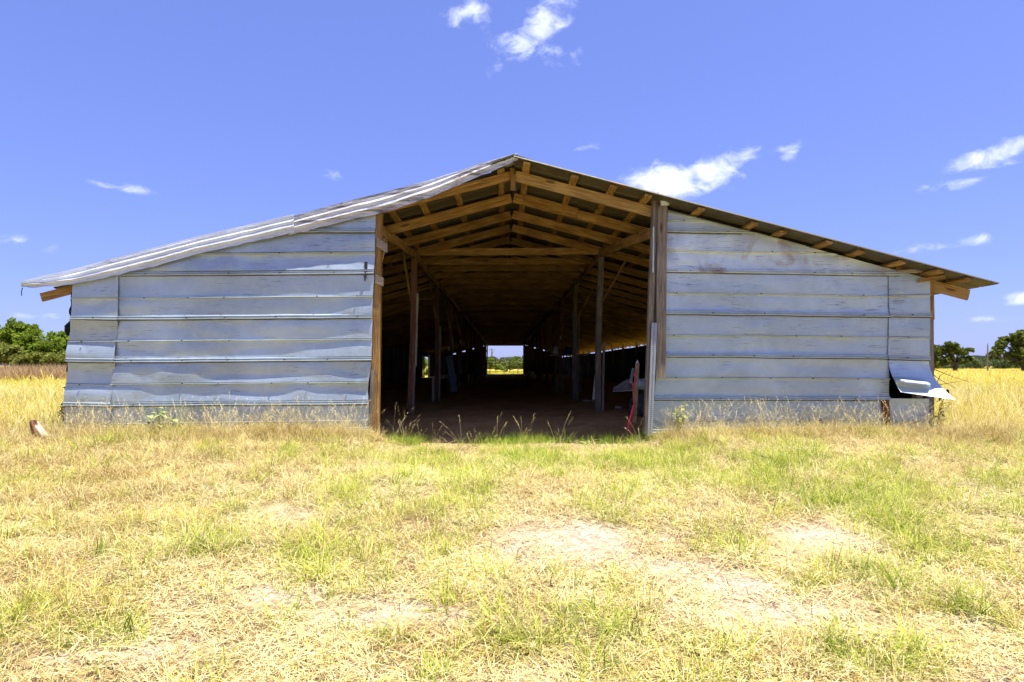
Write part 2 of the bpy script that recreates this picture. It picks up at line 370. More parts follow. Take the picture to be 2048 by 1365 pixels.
# ------------------------------------------------------------------ the barn
DF = 8.5; SCL = DF/F
barn = thing('barn', (0, DF, 0), 'long low open ended pole barn with galvanised siding and timber frame', 'barn')
RX, RZ, SL = .12, 3.775, .262          # ridge x, height of sheet underside at the ridge, roof slope
DB = 63.0                              # far gable
XL, XR = -6.2, 6.0
def roofz(x): return RZ - SL*abs(x-RX)

# --- siding: each sheet laid on its side, lapped over the one below
def px_line(pts):
    """piecewise x(z) from photo points on the front wall"""
    w = sorted([((CZ-(y-HY)*SCL), (x-CX)*SCL) for x, y in pts])
    def f(z):
        if z <= w[0][0]: return w[0][1]
        for (z0, x0), (z1, x1) in zip(w, w[1:]):
            if z <= z1: return x0+(x1-x0)*(z-z0)/(z1-z0)
        return w[-1][1]
    return f
def siding_sheet(lx, rx, yb, yt, ym, mat, seed, base=.0, dent=1.0, clip=True, flare=.012, wavy=0.0, nu=None, bottom=False, vscrew=True, fx=None):
    """yb, yt, ym: photo rows (left end, right end) of lower seam, upper seam, middle rib"""
    r = random.Random(seed)
    Z = lambda py: CZ-(py-HY)*SCL
    zb0, zb1, zt0, zt1, zm0, zm1 = [Z(q) for q in (*yb, *yt, *ym)]
    xa = (lx(zb0)+lx(zt0))/2; xb = (rx(zb1)+rx(zt1))/2
    nu = nu or max(14, int(abs(xb-xa)/.055))
    h = (zt0-zb0+zt1-zb1)/2
    prof = [(0, .030), (.007, .044), (.014, .045), (.022, .028), (.034, .024), (.040, .036), (.048, .036), (.056, .011)]
    def seg(a, b, n): return [a+(b-a)*i/n for i in range(n+1)]
    rows = [(t/h, o, 0) for t, o in prof]                       # (fraction of height, outward, dent window)
    tm = .5*((zm0-zb0)/max(.01, zt0-zb0)+(zm1-zb1)/max(.01, zt1-zb1))
    for q in seg(.052/h+.02, tm-.016/h, 7): rows.append((q, .005+flare*(1-q/tm)*.8, math.sin(math.pi*min(1, max(0, (q-.05/h)/(tm-.05/h))))))
    rows += [(tm-.010/h, .008, 0), (tm-.005/h, .030, 0), (tm+.004/h, .032, 0), (tm+.012/h, .006, 0)]
    for q in seg(tm+.03, 1+.012/h, 7): rows.append((q, .004+flare*.5*max(0, 1-(q-tm)/(1-tm)), math.sin(math.pi*min(1, max(0, (q-tm)/(1-tm))))))
    mb = MB(); vs = []; nr = len(rows)
    ox = r.uniform(0, 50)
    for i in range(nu+1):
        u = i/nu
        zb = zb0+(zb1-zb0)*u; zt = zt0+(zt1-zt0)*u
        for j, (q, o, w) in enumerate(rows):
            z = zb+(zt-zb)*q
            X = lx(z)+(rx(z)-lx(z))*u
            z += .007*vn(X, ox, j*.02, 1.4)*(1 if 0 < q else 1)
            d = w*dent*(.022*vn(X*.9, q*1.6, ox)+.012*vn(X*2.6, q*3, ox+9)) + .006*vn(X, 3, ox, 1.1)
            if fx and w: d += (fx(X)-1)*(o-.004)
            if wavy: d += wavy*math.sin(q*math.pi*2+.6)*(1-.3*u)
            if clip: 
                lim = roofz(X)-(.035 if X < 0 else .062)+.006*vn(X*3, 1, 4)
                z = min(z, lim)
            vs.append(Vector((X, DF-base-o-max(-.02, d), z)))
    fs = []
    for i in range(nu):
        for j in range(nr-1):
            a, b, c, d = i*nr+j, (i+1)*nr+j, (i+1)*nr+j+1, i*nr+j+1
            if abs(vs[c].z-vs[b].z)+abs(vs[d].z-vs[a].z) < 1e-4: continue
            fs.append((a, b, c, d))
    mb.add(vs, fs)
    o = mb.build('siding_sheet', mat, barn, 28)
    # dark strip folded under the lower edge of each sheet
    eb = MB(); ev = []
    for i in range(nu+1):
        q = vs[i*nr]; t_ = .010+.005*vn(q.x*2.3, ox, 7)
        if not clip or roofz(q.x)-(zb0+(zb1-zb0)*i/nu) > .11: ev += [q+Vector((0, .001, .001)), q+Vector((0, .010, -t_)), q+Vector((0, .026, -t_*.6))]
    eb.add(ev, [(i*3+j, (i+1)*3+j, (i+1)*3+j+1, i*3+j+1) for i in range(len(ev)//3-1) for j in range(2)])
    if not bottom and eb.f: eb.build('lap_edge', M['dark_edge'], o)
    # screws along the lower seam and the middle rib
    sb = MB()
    if vscrew:
        x = xa+r.uniform(.15, .4)
        while x < xb-.06:
            u = (x-xa)/(xb-xa)
            for zz, oo in ((zb0+(zb1-zb0)*u+.026, .018), (zm0+(zm1-zm0)*u+.002, .028)):
                if r.random() < .75 and (not clip or zz < roofz(x)-.08):
                    c = Vector((x+r.uniform(-.05, .05), DF-base-oo-.018, zz+r.uniform(-.006, .006))); sb.tube([c+Vector((0, .012, 0)), c-Vector((0, .006, 0))], .0085, 6)
            x += r.uniform(.5, .75)
        if sb.v:
            s = sb.build('screw_heads', M['screw'], o); s["kind"] = "stuff"
    return o
# left wall
lL = px_line([(236, 540), (236, 640), (232, 684), (229, 726), (225, 770), (221, 813), (219, 862)])
lR = px_line([(752, 425), (750, 520), (746, 600), (744, 720), (736, 780), (739, 812), (738, 862)])
left_rows = [((862+8, 862), (813, 809), (846, 843)), ((813, 809), (726, 722), (768.5, 766)), ((726, 722), (641, 637), (683, 680)), ((641, 637), (553, 549), (598, 593)),
             ((553, 549), (468, 465), (510, 506)), ((468, 466), (385, 383), (427, 425))]
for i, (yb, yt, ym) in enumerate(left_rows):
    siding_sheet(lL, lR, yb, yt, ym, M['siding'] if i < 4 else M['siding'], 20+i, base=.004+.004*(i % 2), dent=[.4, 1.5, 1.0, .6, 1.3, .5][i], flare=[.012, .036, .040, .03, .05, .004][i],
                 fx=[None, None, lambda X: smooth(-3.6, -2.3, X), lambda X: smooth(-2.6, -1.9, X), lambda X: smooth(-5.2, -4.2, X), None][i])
nL = px_line([(147, 560), (145, 640), (138, 684), (139, 724), (134, 770), (132, 812), (130, 862)])
nR = px_line([(239, 540), (239, 640), (233, 684), (234, 726), (229, 770), (225, 813), (223, 862)])
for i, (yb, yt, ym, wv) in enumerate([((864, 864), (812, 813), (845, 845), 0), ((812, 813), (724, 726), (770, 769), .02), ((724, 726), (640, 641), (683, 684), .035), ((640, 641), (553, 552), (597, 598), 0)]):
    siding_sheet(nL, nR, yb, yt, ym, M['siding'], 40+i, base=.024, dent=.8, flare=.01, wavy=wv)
# right wall
rL = px_line([(1338, 400), (1336, 414), (1328, 546), (1322, 652), (1311, 757), (1304, 845), (1303, 870)])
rR = px_line([(1795, 500), (1795, 552), (1779, 553.5), (1777, 800), (1777, 870)])
rR2 = px_line([(1797, 460), (1797, 600)])
right_rows = [((866, 862), (800, 801), (842, 840)), ((800, 801), (714, 718), (756, 758)), ((714, 718), (629, 635), (672, 674)), ((629, 635), (545, 553), (587, 592)),
              ((545, 553), (466, 474), (503, 509)), ((466, 474), (420, 424), (443, 448))]
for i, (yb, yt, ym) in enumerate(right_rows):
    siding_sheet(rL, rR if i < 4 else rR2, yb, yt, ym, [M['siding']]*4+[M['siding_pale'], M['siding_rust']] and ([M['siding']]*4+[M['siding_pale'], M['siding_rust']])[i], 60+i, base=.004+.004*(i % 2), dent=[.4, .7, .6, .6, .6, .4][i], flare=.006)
nL2 = px_line([(1775, 553), (1776, 630), (1773, 720), (1775, 870)])
nR2 = px_line([(1857, 545), (1858, 635), (1856, 720), (1862, 870)])
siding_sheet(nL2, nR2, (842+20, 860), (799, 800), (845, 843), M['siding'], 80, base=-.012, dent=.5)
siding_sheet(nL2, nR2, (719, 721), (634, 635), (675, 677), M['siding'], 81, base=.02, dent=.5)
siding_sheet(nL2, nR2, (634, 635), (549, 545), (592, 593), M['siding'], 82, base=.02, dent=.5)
# the torn corner sheet that curls away from the wall
def flap(u, v):
    xl = P(1775+4*v, 0, DF).x; xr = P(1856+17*v**1.6, 0, DF).x
    X = xl+(xr-xl)*u
    zt = CZ-(721-HY)*SCL; zb = CZ-((783+14*u)-HY)*SCL
    z = zt+(zb-zt)*v
    out = .022+.27*v**2.2*(.80+.40*u)
    k = smooth(.50, .64, v)*(1-smooth(.66, .80, v))*smooth(-.02, .10, u)*smooth(.80, .66, u)
    out += .13*k
    out += .02*math.sin(u*5+v*3)*v-.03*math.exp(-((u-.74)/.06)**2)*v**2
    return Vector((X, DF-out, z))
mb = MB(); mb.grid(flap, 30, 40); o = mb.build('siding_sheet', M['siding'], barn, 30); o["label"] = "torn siding sheet curling away at the corner"
# a bent piece of flashing in the gap over the right wall
mb = MB()
def fl2(u, v):
    x = 1331+(1462-1331)*u; yt = 390+(424-390)*u; yb = 419+(425-419)*u
    p = P(x, yt+(yb-yt)*v, DF); return Vector((p.x, DF-.02-.05*v, min(p.z, roofz(p.x)-.05-.03*v)))
mb.grid(fl2, 12, 4); o = mb.build('flashing', M['siding_pale'], barn, 40); o["label"] = "pale bent flashing above the right wall"
# black plate painting the dark of a hole in the left wall, hanging latch
mb = MB(); a = P(730, 525, DF); b = P(736, 548, DF); mb.box((a.x, DF-.036, b.z), (b.x, DF-.030, a.z)); mb.build('slot_dark', M['tarp'], barn)
mb = MB()
for k in range(4):
    p = P(733+rnd.uniform(-2, 2), 546+k*3, DF); mb.tube([(p.x, DF-.04, p.z), (p.x+rnd.uniform(-.03, .02), DF-.05, p.z-.06)], .008, 5)
mb.build('latch', M['screw'], barn)

# --- posts of the front opening
beam('post', P(748, 885, DF+.07), P(758, 428, DF+.07), .12, .13, M['timber'], barn, up=Vector((0, 1, 0)))
def front_beam(name, a, b, d, w, th, mat, **k): return beam(name, P(*a, d), P(*b, d), w, th, mat, barn, up=Vector((0, 1, 0)), **k)
front_beam('trim_board', (1292, 868), (1311, 388), DF-.02, .075, .10, M['grey_timber'])
front_beam('trim_board', (1320, 757), (1326, 396), DF-.09, .135, .045, M['grey_timber'])
front_beam('post', (1306, 868), (1322, 400), DF+.09, .13, .13, M['grey_timber'])
front_beam('trim_board', (739, 862), (745, 740), DF-.01, .05, .05, M['grey_timber'])
def block(a, b, c, d, dd):
    mb = MB(); q = [P(*t, dd) for t in (a, b, c, d)]; off = Vector((0, .05, 0))
    vs = q+[t+off for t in q]; mb.add(vs, [(0, 1, 2, 3), (7, 6, 5, 4), (0, 4, 5, 1), (1, 5, 6, 2), (2, 6, 7, 3), (3, 7, 4, 0)]); mb.build('block', M['grey_timber'], barn)
block((752, 493), (774, 506), (774, 489), (754, 475), DF-.03)
block((750, 566), (766, 573), (767, 556), (751, 548), DF-.03)
# metal cap and pipe on the right post
mb = MB()
def cap(u, v):
    a = math.pi*u; w = .075*(1-.25*v)
    return Vector((P(1326, 0, DF).x-w*math.cos(a), DF-.115-.05*math.sin(a)*(1-.4*v), P(0, 400, DF-.1).z-.09*v))
mb.grid(cap, 12, 3); o = mb.build('post_cap', M['siding_pale'], barn, 50)
mb = MB(); p = P(1326, 396, DF-.1); mb.box((p.x-.07, DF-.13, p.z-.035), (p.x+.07, DF-.10, p.z+.012)); mb.build('post_cap', M['siding_pale'], barn)
mb = MB(); mb.tube([P(1307, 454, DF-.1), P(1307, 500, DF-.1), P(1306, 545, DF-.1)], .012, 6); mb.build('conduit', M['siding_pale'], barn)
front_beam('rusted_leg', (1776, 862), (1770, 800), DF-.03, .085, .05, plain('rust', (.13, .045, .02), .9, var=.5, scale=20))

# --- rafters, tie beams, purlins
RS = 1.09; NR = int((DB-DF)/RS)
PT = .038
rl = 6.68/math.cos(math.atan(SL))
for k in range(NR+1):
    y = DF+.075+RS*k
    for s in (-1, 1):
        ex = 6.62*s; rx0 = RX+.022*s
        zc = lambda x: roofz(x)-PT-.078
        L = math.hypot(ex-rx0, zc(ex)-zc(rx0))
        h = .15
        j = rnd.uniform(-.012, .012)
        mt = M['timber']
        if k == 0: beam('rafter', (rx0, y, zc(rx0)), (ex, y, zc(ex)+(.03 if s < 0 else 0)), .04, h-(.03 if s < 0 else 0), M['worn_timber'] if s > 0 else mt, barn)
        elif k < 9: beam('rafter', (rx0, y, zc(rx0)+j), (ex, y+rnd.uniform(-.02, .02), zc(ex)+j*.5), .04, h, mt, barn)
        else:
            if k == 9:
                if s == -1: shared = {}
                shared[s] = beam_mesh(L, .04, h, 900+s, .01, mt, 'rafter')
            beam('rafter', (rx0, y, zc(rx0)+j), (ex, y, zc(ex)+j*.5), .04, h, mt, barn, mesh=shared[s])
# ridge gusset board seen at the front, short scab board
beam('king_board', (RX-.01, DF+.04, RZ-.02), (RX-.01, DF+.04, RZ-.34), .03, .07, M['timber'], barn, up=Vector((1, 0, 0)))
def rp(x, y, dz): return (x, y, roofz(x)-PT-.078+dz)
beam('scab_board', rp(.30, DF+.075+RS-.04, 0), rp(1.15, DF+.075+RS-.04, -.0), .03, .16, M['timber'], barn)
TZ = CZ+236/F*(DF+.075+3*RS)
tie = None
for k in range(3, NR+1):
    y = DF+.075+RS*k+.04
    w = 2.02
    a, b = (-1.98+rnd.uniform(-.04, .04), y, TZ-.06+rnd.uniform(-.02, .02)), (2.02+rnd.uniform(-.04, .04), y, TZ-.06+rnd.uniform(-.02, .02))
    if k < 10: beam('tie_beam', a, b, .04, .14, M['timber'], barn, warp=.01)
    else:
        if tie is None: tie = beam_mesh(4.0, .04, .14, 777, .01, M['timber'], 'tie_beam')
        beam('tie_beam', a, b, .04, .14, M['timber'], barn, mesh=tie)
PX = [.30, .96, 1.49, 1.96, 2.68, 3.41, 3.82, 4.42, 4.88, 5.43, 5.93, 6.34]
for s in (-1, 1):
    for i, x in enumerate(PX):
        x = x if s == 1 else RX-(x-RX)
        y0 = DF-.30+rnd.uniform(-.03, .05) if s == 1 else DF-.02
        z = roofz(x)-PT/2-.002
        n = Vector((SL*s, 0, 1)).normalized()
        beam('purlin', (x, y0, z), (x, DB+.1, z), .10, PT-.004, M['timber'], barn, up=n, warp=.002)
# longitudinal girders on the post lines
D1 = DF+.075+3*RS-.03
PB = [D1]+[D1+4.05*k for k in range(1, 13)]
gl0 = P(757, 457, DF+.1); gr0 = P(1300, 468, DF+.1)
gl1 = P(832, 512, D1); gr1 = P(1200, 507, D1)
for a, b in ((gl0, gl1), (gr0, gr1)): beam('girder', a, b, .045, .15, M['timber'], barn)
for q, x in ((gl1, gl1.x), (gr1, gr1.x)):
    for i in range(len(PB)-1):
        beam('girder', (x, PB[i]+.02, q.z-.03), (x+rnd.uniform(-.02, .02), PB[i+1]-.02, q.z-.03), .045, .14, M['timber'], barn)
# short triangular gable filler rafters on the left of the opening
# posts, braces and pale strips
PLB = [(819, 836), (872, 806), (897, 790)]; PRB = [(1197, 812), (1148, 792), (1120, 784)]
for i, d in enumerate(PB):
    for s in (-1, 1):
        q = gl1 if s < 0 else gr1
        top = Vector((q.x+.02*s, d, q.z+.10))
        if i < 3:
            bx = P((PLB if s < 0 else PRB)[i][0], 0, d).x
        else: bx = q.x+.05*s+rnd.uniform(-.06, .06)
        bot = Vector((bx, d, -.05))
        mt = M['red_timber'] if s < 0 and i < 3 else M['grey_timber'] if i < 2 else M['red_timber']
        po = beam('post', bot, top, .115, .12, mt, barn, up=Vector((0, 1, 0)), warp=.022 if i < 4 else .01)
        # lateral knee brace up to the rafter
        zb = CZ+(HY-606)/F*D1
        t = (zb-bot.z)/(top.z-bot.z); pb = bot.lerp(top, t)
        ox = -.52 if s < 0 else .48
        rx = pb.x+ox
        beam('knee_brace', pb+Vector((.02*s, -.07, 0)), (rx if s > 0 else pb.x-.20, d-.07, roofz(rx)-PT-.16 if s > 0 else q.z+.06), .04, .09, M['timber'], barn, up=Vector((0, 1, 0)))
        if i < 4:
            # pale sistered boards on the inner face
            if s < 0: 
                a = bot.lerp(top, [.30, .0, .3, .2][i]); b = bot.lerp(top, [.74, .62, .6, .5][i])
                beam('strip_board', a+Vector((.085, -.03, 0)), b+Vector((.085, -.03, 0)), .05, .06, M['pale_board'] if i != 1 else M['grey_timber'], barn, up=Vector((0, 1, 0)))
                if i == 0: beam('strip_board', bot+Vector((.075, -.045, .0)), bot.lerp(top, .32)+Vector((.075, -.045, 0)), .03, .05, M['grey_timber'], barn, up=Vector((0, 1, 0)))
                if i == 1: beam('strip_board', bot+Vector((-.075, -.05, .0)), bot.lerp(top, .22)+Vector((-.07, -.05, 0)), .07, .05, M['pale_board'], barn, up=Vector((0, 1, 0)))
            else:
                a = bot.lerp(top, .02); b = bot.lerp(top, [.44, .70, .5, .4][i])
                beam('strip_board', a+Vector((.08, -.02, 0)), b+Vector((.08, -.02, 0)), .04, .07, M['grey_timber'], barn, up=Vector((0, 1, 0)))
# second front braces behind the left front post
beam('knee_brace', P(757, 530, DF+.2), P(772, 478, DF+.2), .07, .05, M['timber'], barn, up=Vector((0, 1, 0)))
mb = MB(); mb.tube([P(766, 540, DF+.4), P(796, 505, DF+1.2)], .007, 5); mb.build('wire', M['screw'], barn)

# --- roof sheets
def roof_profile(w):
    pts = [(0, .0)]
    for c in (.02, w/2, w-.03):
        pts += [(c-.016, 0), (c-.005, .02), (c+.005, .02), (c+.016, 0)]
    pts = [p for p in pts if 0 <= p[0] <= w]
    return pts+[(w, 0)]
SW = .66
def roof_sheet_mesh(s, mat):
    pr = roof_profile(SW+.03); mb = MB(); n = 5; vs = []
    for i in range(n+1):
        x = RX+s*(6.62-.02)*i/n + s*.0
        for j, (yy, o) in enumerate(pr):
            vs.append((x, yy, roofz(x)+.003+o+.005*(1-yy/SW)))
    m_ = len(pr)
    fs = [((i*m_+j), (i+1)*m_+j, (i+1)*m_+j+1, i*m_+j+1) for i in range(n) for j in range(m_-1)]
    if s > 0: fs = [tuple(reversed(f)) for f in fs]
    mb.add(vs, fs); return mb.mesh('roof_sheet', mat, 25)
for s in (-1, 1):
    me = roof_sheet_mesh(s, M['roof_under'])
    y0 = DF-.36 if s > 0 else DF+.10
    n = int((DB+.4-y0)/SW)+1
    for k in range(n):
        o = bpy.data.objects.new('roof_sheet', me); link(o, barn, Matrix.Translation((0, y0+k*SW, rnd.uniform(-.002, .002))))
# the front strip of the left slope is bent down over the gable, its ribs running down the slope
def droop(x0, x1, mat, lift, seed, n=46):
    r = random.Random(seed)
    # (px x, px y of upper edge, px y of lower edge)
    tab = [(42, 570, 579), (75, 561, 579), (140, 547, 574), (240, 520, 553), (400, 479, 511), (583, 437, 470), (700, 405, 440), (760, 391, 427), (860, 365, 396), (960, 335, 351), (1000, 325, 336), (1034, 317, 321)]
    tx = [t[0] for t in tab]; tu = [t[1] for t in tab]; tl = [t[2] for t in tab]
    prof = []
    nrib = 4; m_ = 48
    vs = []
    for i in range(n+1):
        px = x0+(x1-x0)*i/n
        up = np.interp(px, tx, tu); lo = np.interp(px, tx, tl)
        for j in range(m_+1):
            t = j/m_
            # across the bent sheet: lies on the roof behind, rolls over and hangs
            fr = smooth(700, 1034, px)
            dfar = DF+.14; dn = DF-.045-.24*fr-.03
            # arc from the roof to the hanging lip
            d = dfar+(dn-dfar)*math.sin(t*math.pi/2)**(.9)
            X = (px-CX)/F*DF
            ztop = CZ-(up-HY)/F*dfar; zlow = CZ-(lo-HY)/F*dn
            z = ztop+(zlow-ztop)*(1-math.cos(t*math.pi/2))**(.75)
            rib = max(0, math.cos(2*math.pi*nrib*(t-.06)))**3
            z += .020*rib; d -= .026*rib
            wob = .012*vn(px*.011, t*2, seed)+.008*vn(px*.04, t*4, seed+3)
            if px < 260: wob += .02*vn(px*.03, t*5, 8)*(260-px)/200
            z += wob*t + lift*(1 if t > -1 else 0); d -= wob*.8*t + lift*.6
            if j == m_: z += .012*vn(px*.06, 1, seed)
            vs.append(Vector(((px-CX)/F*d, d, z)))
    fs = [(i*(m_+1)+j, (i+1)*(m_+1)+j, (i+1)*(m_+1)+j+1, i*(m_+1)+j+1) for i in range(n) for j in range(m_)]
    fs = [tuple(reversed(f)) for f in fs]
    mb = MB(); mb.add(vs, fs); return mb.build('roof_sheet', mat, barn, 35)
o = droop(578, 1036, M['roof_old'], 0.0, 5); o["label"] = "stained roof sheet drooping over the left gable edge"
o = droop(42, 588, M['roof'], .022, 6, 60); o["label"] = "bright roof sheet drooping over the left gable edge"
# torn lip at the left eave
mb = MB(); mb.tube([P(45, 576, DF-.06), P(43, 584, DF-.07), P(43.5, 592, DF-.06)], .006, 5); mb.build('torn_strip', M['screw'], barn)
# ridge cap
mb = MB(); vs = []
for i in range(30):
    y = DF-.34+(DB-DF+.6)*i/29
    for x, dz in ((-.2, .012), (RX, .03), (.42, .012)): vs.append((x, y, roofz(x)+.018+dz+.004*(i % 2)))
mb.add(vs, [(i*3+j, i*3+j+1, (i+1)*3+j+1, (i+1)*3+j) for i in range(29) for j in range(2)]); mb.build('ridge_cap', M['roof'], barn)

# --- side walls and far gable
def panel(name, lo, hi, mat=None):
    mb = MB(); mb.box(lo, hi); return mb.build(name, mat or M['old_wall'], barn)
for s in (-1, 1):
    y = DF+.1; k = 0
    while y < DB-.05:
        y1 = min(y+3.05, DB-.01)
        x = XL if s < 0 else XR
        top = 2.09 if s < 0 else 1.80
        lo = -.05
        if s < 0 and 45.2 < y+1.5 < 48.2: lo = 1.60
        panel('wall_panel', (x-.01+(k % 2)*.004, y, lo), (x+.01+(k % 2)*.004, y1-.008, top+rnd.uniform(-.05, .04)))
        beam('post', (x-.09*s, y, -.05), (x-.09*s, y, roofz(x)-.19), .10, .10, M['grey_timber'], barn, up=Vector((0, 1, 0)))
        y += 3.05; k += 1
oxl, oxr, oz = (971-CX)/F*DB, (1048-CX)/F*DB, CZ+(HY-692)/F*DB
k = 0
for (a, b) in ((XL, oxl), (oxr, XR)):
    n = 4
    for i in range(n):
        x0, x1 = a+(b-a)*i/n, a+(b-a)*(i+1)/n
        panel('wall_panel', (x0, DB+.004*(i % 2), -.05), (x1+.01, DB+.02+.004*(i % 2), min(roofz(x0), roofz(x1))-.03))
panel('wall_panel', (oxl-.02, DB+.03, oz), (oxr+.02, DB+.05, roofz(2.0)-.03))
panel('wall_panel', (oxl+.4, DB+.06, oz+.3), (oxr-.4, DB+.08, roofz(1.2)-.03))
for x in (oxl-.05, oxr+.05): beam('post', (x, DB-.08, -.05), (x, DB-.08, oz+.5), .12, .12, M['grey_timber'], barn, up=Vector((0, 1, 0)))
beam('lintel', (oxl-.1, DB-.12, oz+.09), (oxr+.1, DB-.12, oz+.12), .05, .18, M['grey_timber'], barn)
# eave framing at the right corner
beam('corner_post', P(1862, 640, DF+.06), P(1860, 545, DF+.06), .07, .05, M['timber'], barn, up=Vector((0, 1, 0)))
beam('corner_post', P(1857, 860, DF+.10), P(1857, 560, DF+.10), .10, .10, M['grey_timber'], barn, up=Vector((0, 1, 0)))
beam('scrap_board', P(1838, 563, DF-.05), P(1890, 553, DF-.16), .03, .05, M['timber'], barn)
beam('scrap_board', P(1793, 545, DF-.02), P(1842, 541, DF-.03), .04, .05, M['pale_board'], barn)
beam('nailer', P(1790, 533, DF+.02), P(1862, 548, DF+.02), .06, .10, M['timber'], barn)
# torn black sheeting on the left corner
def rag(pts, seed):
    r = random.Random(seed); mb = MB()
    def fn(u, v):
        k = v*(len(pts)-1); i = min(int(k), len(pts)-2); t = k-i
        xl = pts[i][0]+(pts[i+1][0]-pts[i][0])*t; y = pts[i][2]+(pts[i+1][2]-pts[i][2])*t; xr = pts[i][1]+(pts[i+1][1]-pts[i][1])*t
        p = P(xl+(xr-xl)*u, y, DF+.05); return Vector((p.x, p.y+.12*vn(u*2, v*6, seed)+.05*u, p.z))
    mb.grid(fn, 5, 16); mb.build('torn_tarp', M['tarp'], barn, 50)
rag([(143, 150, 585), (142, 150, 610), (138, 150, 628), (133, 150, 648), (129, 150, 660), (131, 145, 668), (139, 145, 672)], 1)
rag([(137, 145, 680), (134, 145, 690), (136, 145, 720), (133, 142, 745)], 2)
rag([(135, 140, 768), (130, 140, 774), (132, 140, 785)], 3)
rag([(130, 138, 797), (124, 138, 806), (120, 136, 820), (112, 136, 832), (125, 136, 834), (127, 136, 850)], 4)


# ------------------------------------------------------------------ grass, straw and weeds
M['straw'] = foliage('dry_straw', [(0, (.70, .62, .36)), (.35, (.64, .54, .24)), (.7, (.50, .38, .13)), (1, (.25, .14, .05))], .18)
M['green'] = foliage('green_grass', [(0, (.60, .58, .15)), (.4, (.44, .48, .07)), (.75, (.27, .37, .04)), (1, (.11, .20, .025))], .30)
M['gold'] = foliage('golden_grass', [(0, (.64, .52, .18)), (.25, (.62, .50, .08)), (.5, (.54, .46, .045)), (.75, (.40, .42, .04)), (1, (.22, .30, .035))], .25)
M['brown'] = foliage('brown_weeds', [(0, (.50, .36, .20)), (.5, (.38, .25, .13)), (1, (.24, .15, .08))], .25)
class Blades:
    def __init__(s): s.v = []; s.f = []; s.c = []
    def blade(s, base, az, elev, L, w, curl, seg=3, shade=.5, tip=.15):
        """a thin ribbon leaving base, bending over towards the ground"""
        p = np.array(base, float); e = elev; side = np.array((-math.sin(az), math.cos(az), 0)); b = len(s.v)
        for i in range(seg+1):
            t = i/seg; ww = w*(1-t*(1-tip))*.5
            s.v += [tuple(p-side*ww), tuple(p+side*ww)]
            s.c += [shade, shade]
            d = np.array((math.cos(az)*math.cos(e), math.sin(az)*math.cos(e), math.sin(e))); p = p+d*L/seg; e -= curl/seg
            if p[2] < .004: p[2] = .004; e = max(e, .0)
        for i in range(seg): s.f.append((b+2*i, b+2*i+1, b+2*i+3, b+2*i+2))
    def obj(s, name, mat):
        me = bpy.data.meshes.new(name); me.from_pydata(s.v, [], s.f); me.materials.append(mat)
        at = me.attributes.new('leaf', 'FLOAT', 'POINT'); at.data.foreach_set('value', np.array(s.c, dtype=np.float32))
        me.polygons.foreach_set('use_smooth', [True]*len(me.polygons)); me.update()
        return bpy.data.objects.new(name, me)
def clump_litter(seed, n=46, r=.15, L=(.05, .16), w=(.0016, .0032)):
    g = random.Random(seed); b = Blades(); main = g.uniform(0, 6.28)
    for i in range(n):
        a = g.uniform(0, 6.28); q = r*math.sqrt(g.random())
        b.blade((q*math.cos(a), q*math.sin(a), g.uniform(.002, .03)), main+g.gauss(0, 1.0)+(math.pi if g.random() < .5 else 0), g.uniform(-.1, .45), g.uniform(*L), g.uniform(*w), g.uniform(.2, 1.3), 3, g.random(), .4)
    return b
def clump_tuft(seed, n, r, L, w, el=(.5, 1.4), curl=(.3, 1.6), tipc=.15):
    g = random.Random(seed); b = Blades()
    for i in range(n):
        a = g.uniform(0, 6.28); q = r*math.sqrt(g.random())
        b.blade((q*math.cos(a), q*math.sin(a), -.005), a+g.gauss(0, .7), g.uniform(*el), g.uniform(*L), g.uniform(*w), g.uniform(*curl), 4, g.random(), tipc)
    return b
def clump_stems(seed, n=4, r=.08, L=(.30, .62), w=.0022, head=True):
    g = random.Random(seed); b = Blades()
    for i in range(n):
        a = g.uniform(0, 6.28); q = r*math.sqrt(g.random()); az = g.uniform(0, 6.28); e = g.uniform(1.1, 1.5); Ln = g.uniform(*L); cu = g.uniform(.2, .9)
        sh = g.random(); base = (q*math.cos(a), q*math.sin(a), 0)
        b.blade(base, az, e, Ln, w, cu, 6, sh, .6)
        if head:
            top = np.mean(np.array(b.v[-2:]), 0); t0 = np.mean(np.array(b.v[-4:-2]), 0)
            for k in range(9):
                p = t0+(top-t0)*(k/6); b.blade(p, az+g.gauss(0, .8), g.uniform(-.3, 1.0), g.uniform(.018, .045), g.uniform(.003, .006), g.uniform(.3, 1.2), 2, max(0, sh-.25), .2)
        for k in range(2): b.blade((base[0], base[1], g.uniform(.02, Ln*.4)), g.uniform(0, 6.28), g.uniform(.3, 1.1), g.uniform(.08, .2), .003, g.uniform(.6, 1.8), 3, sh, .1)
    return b
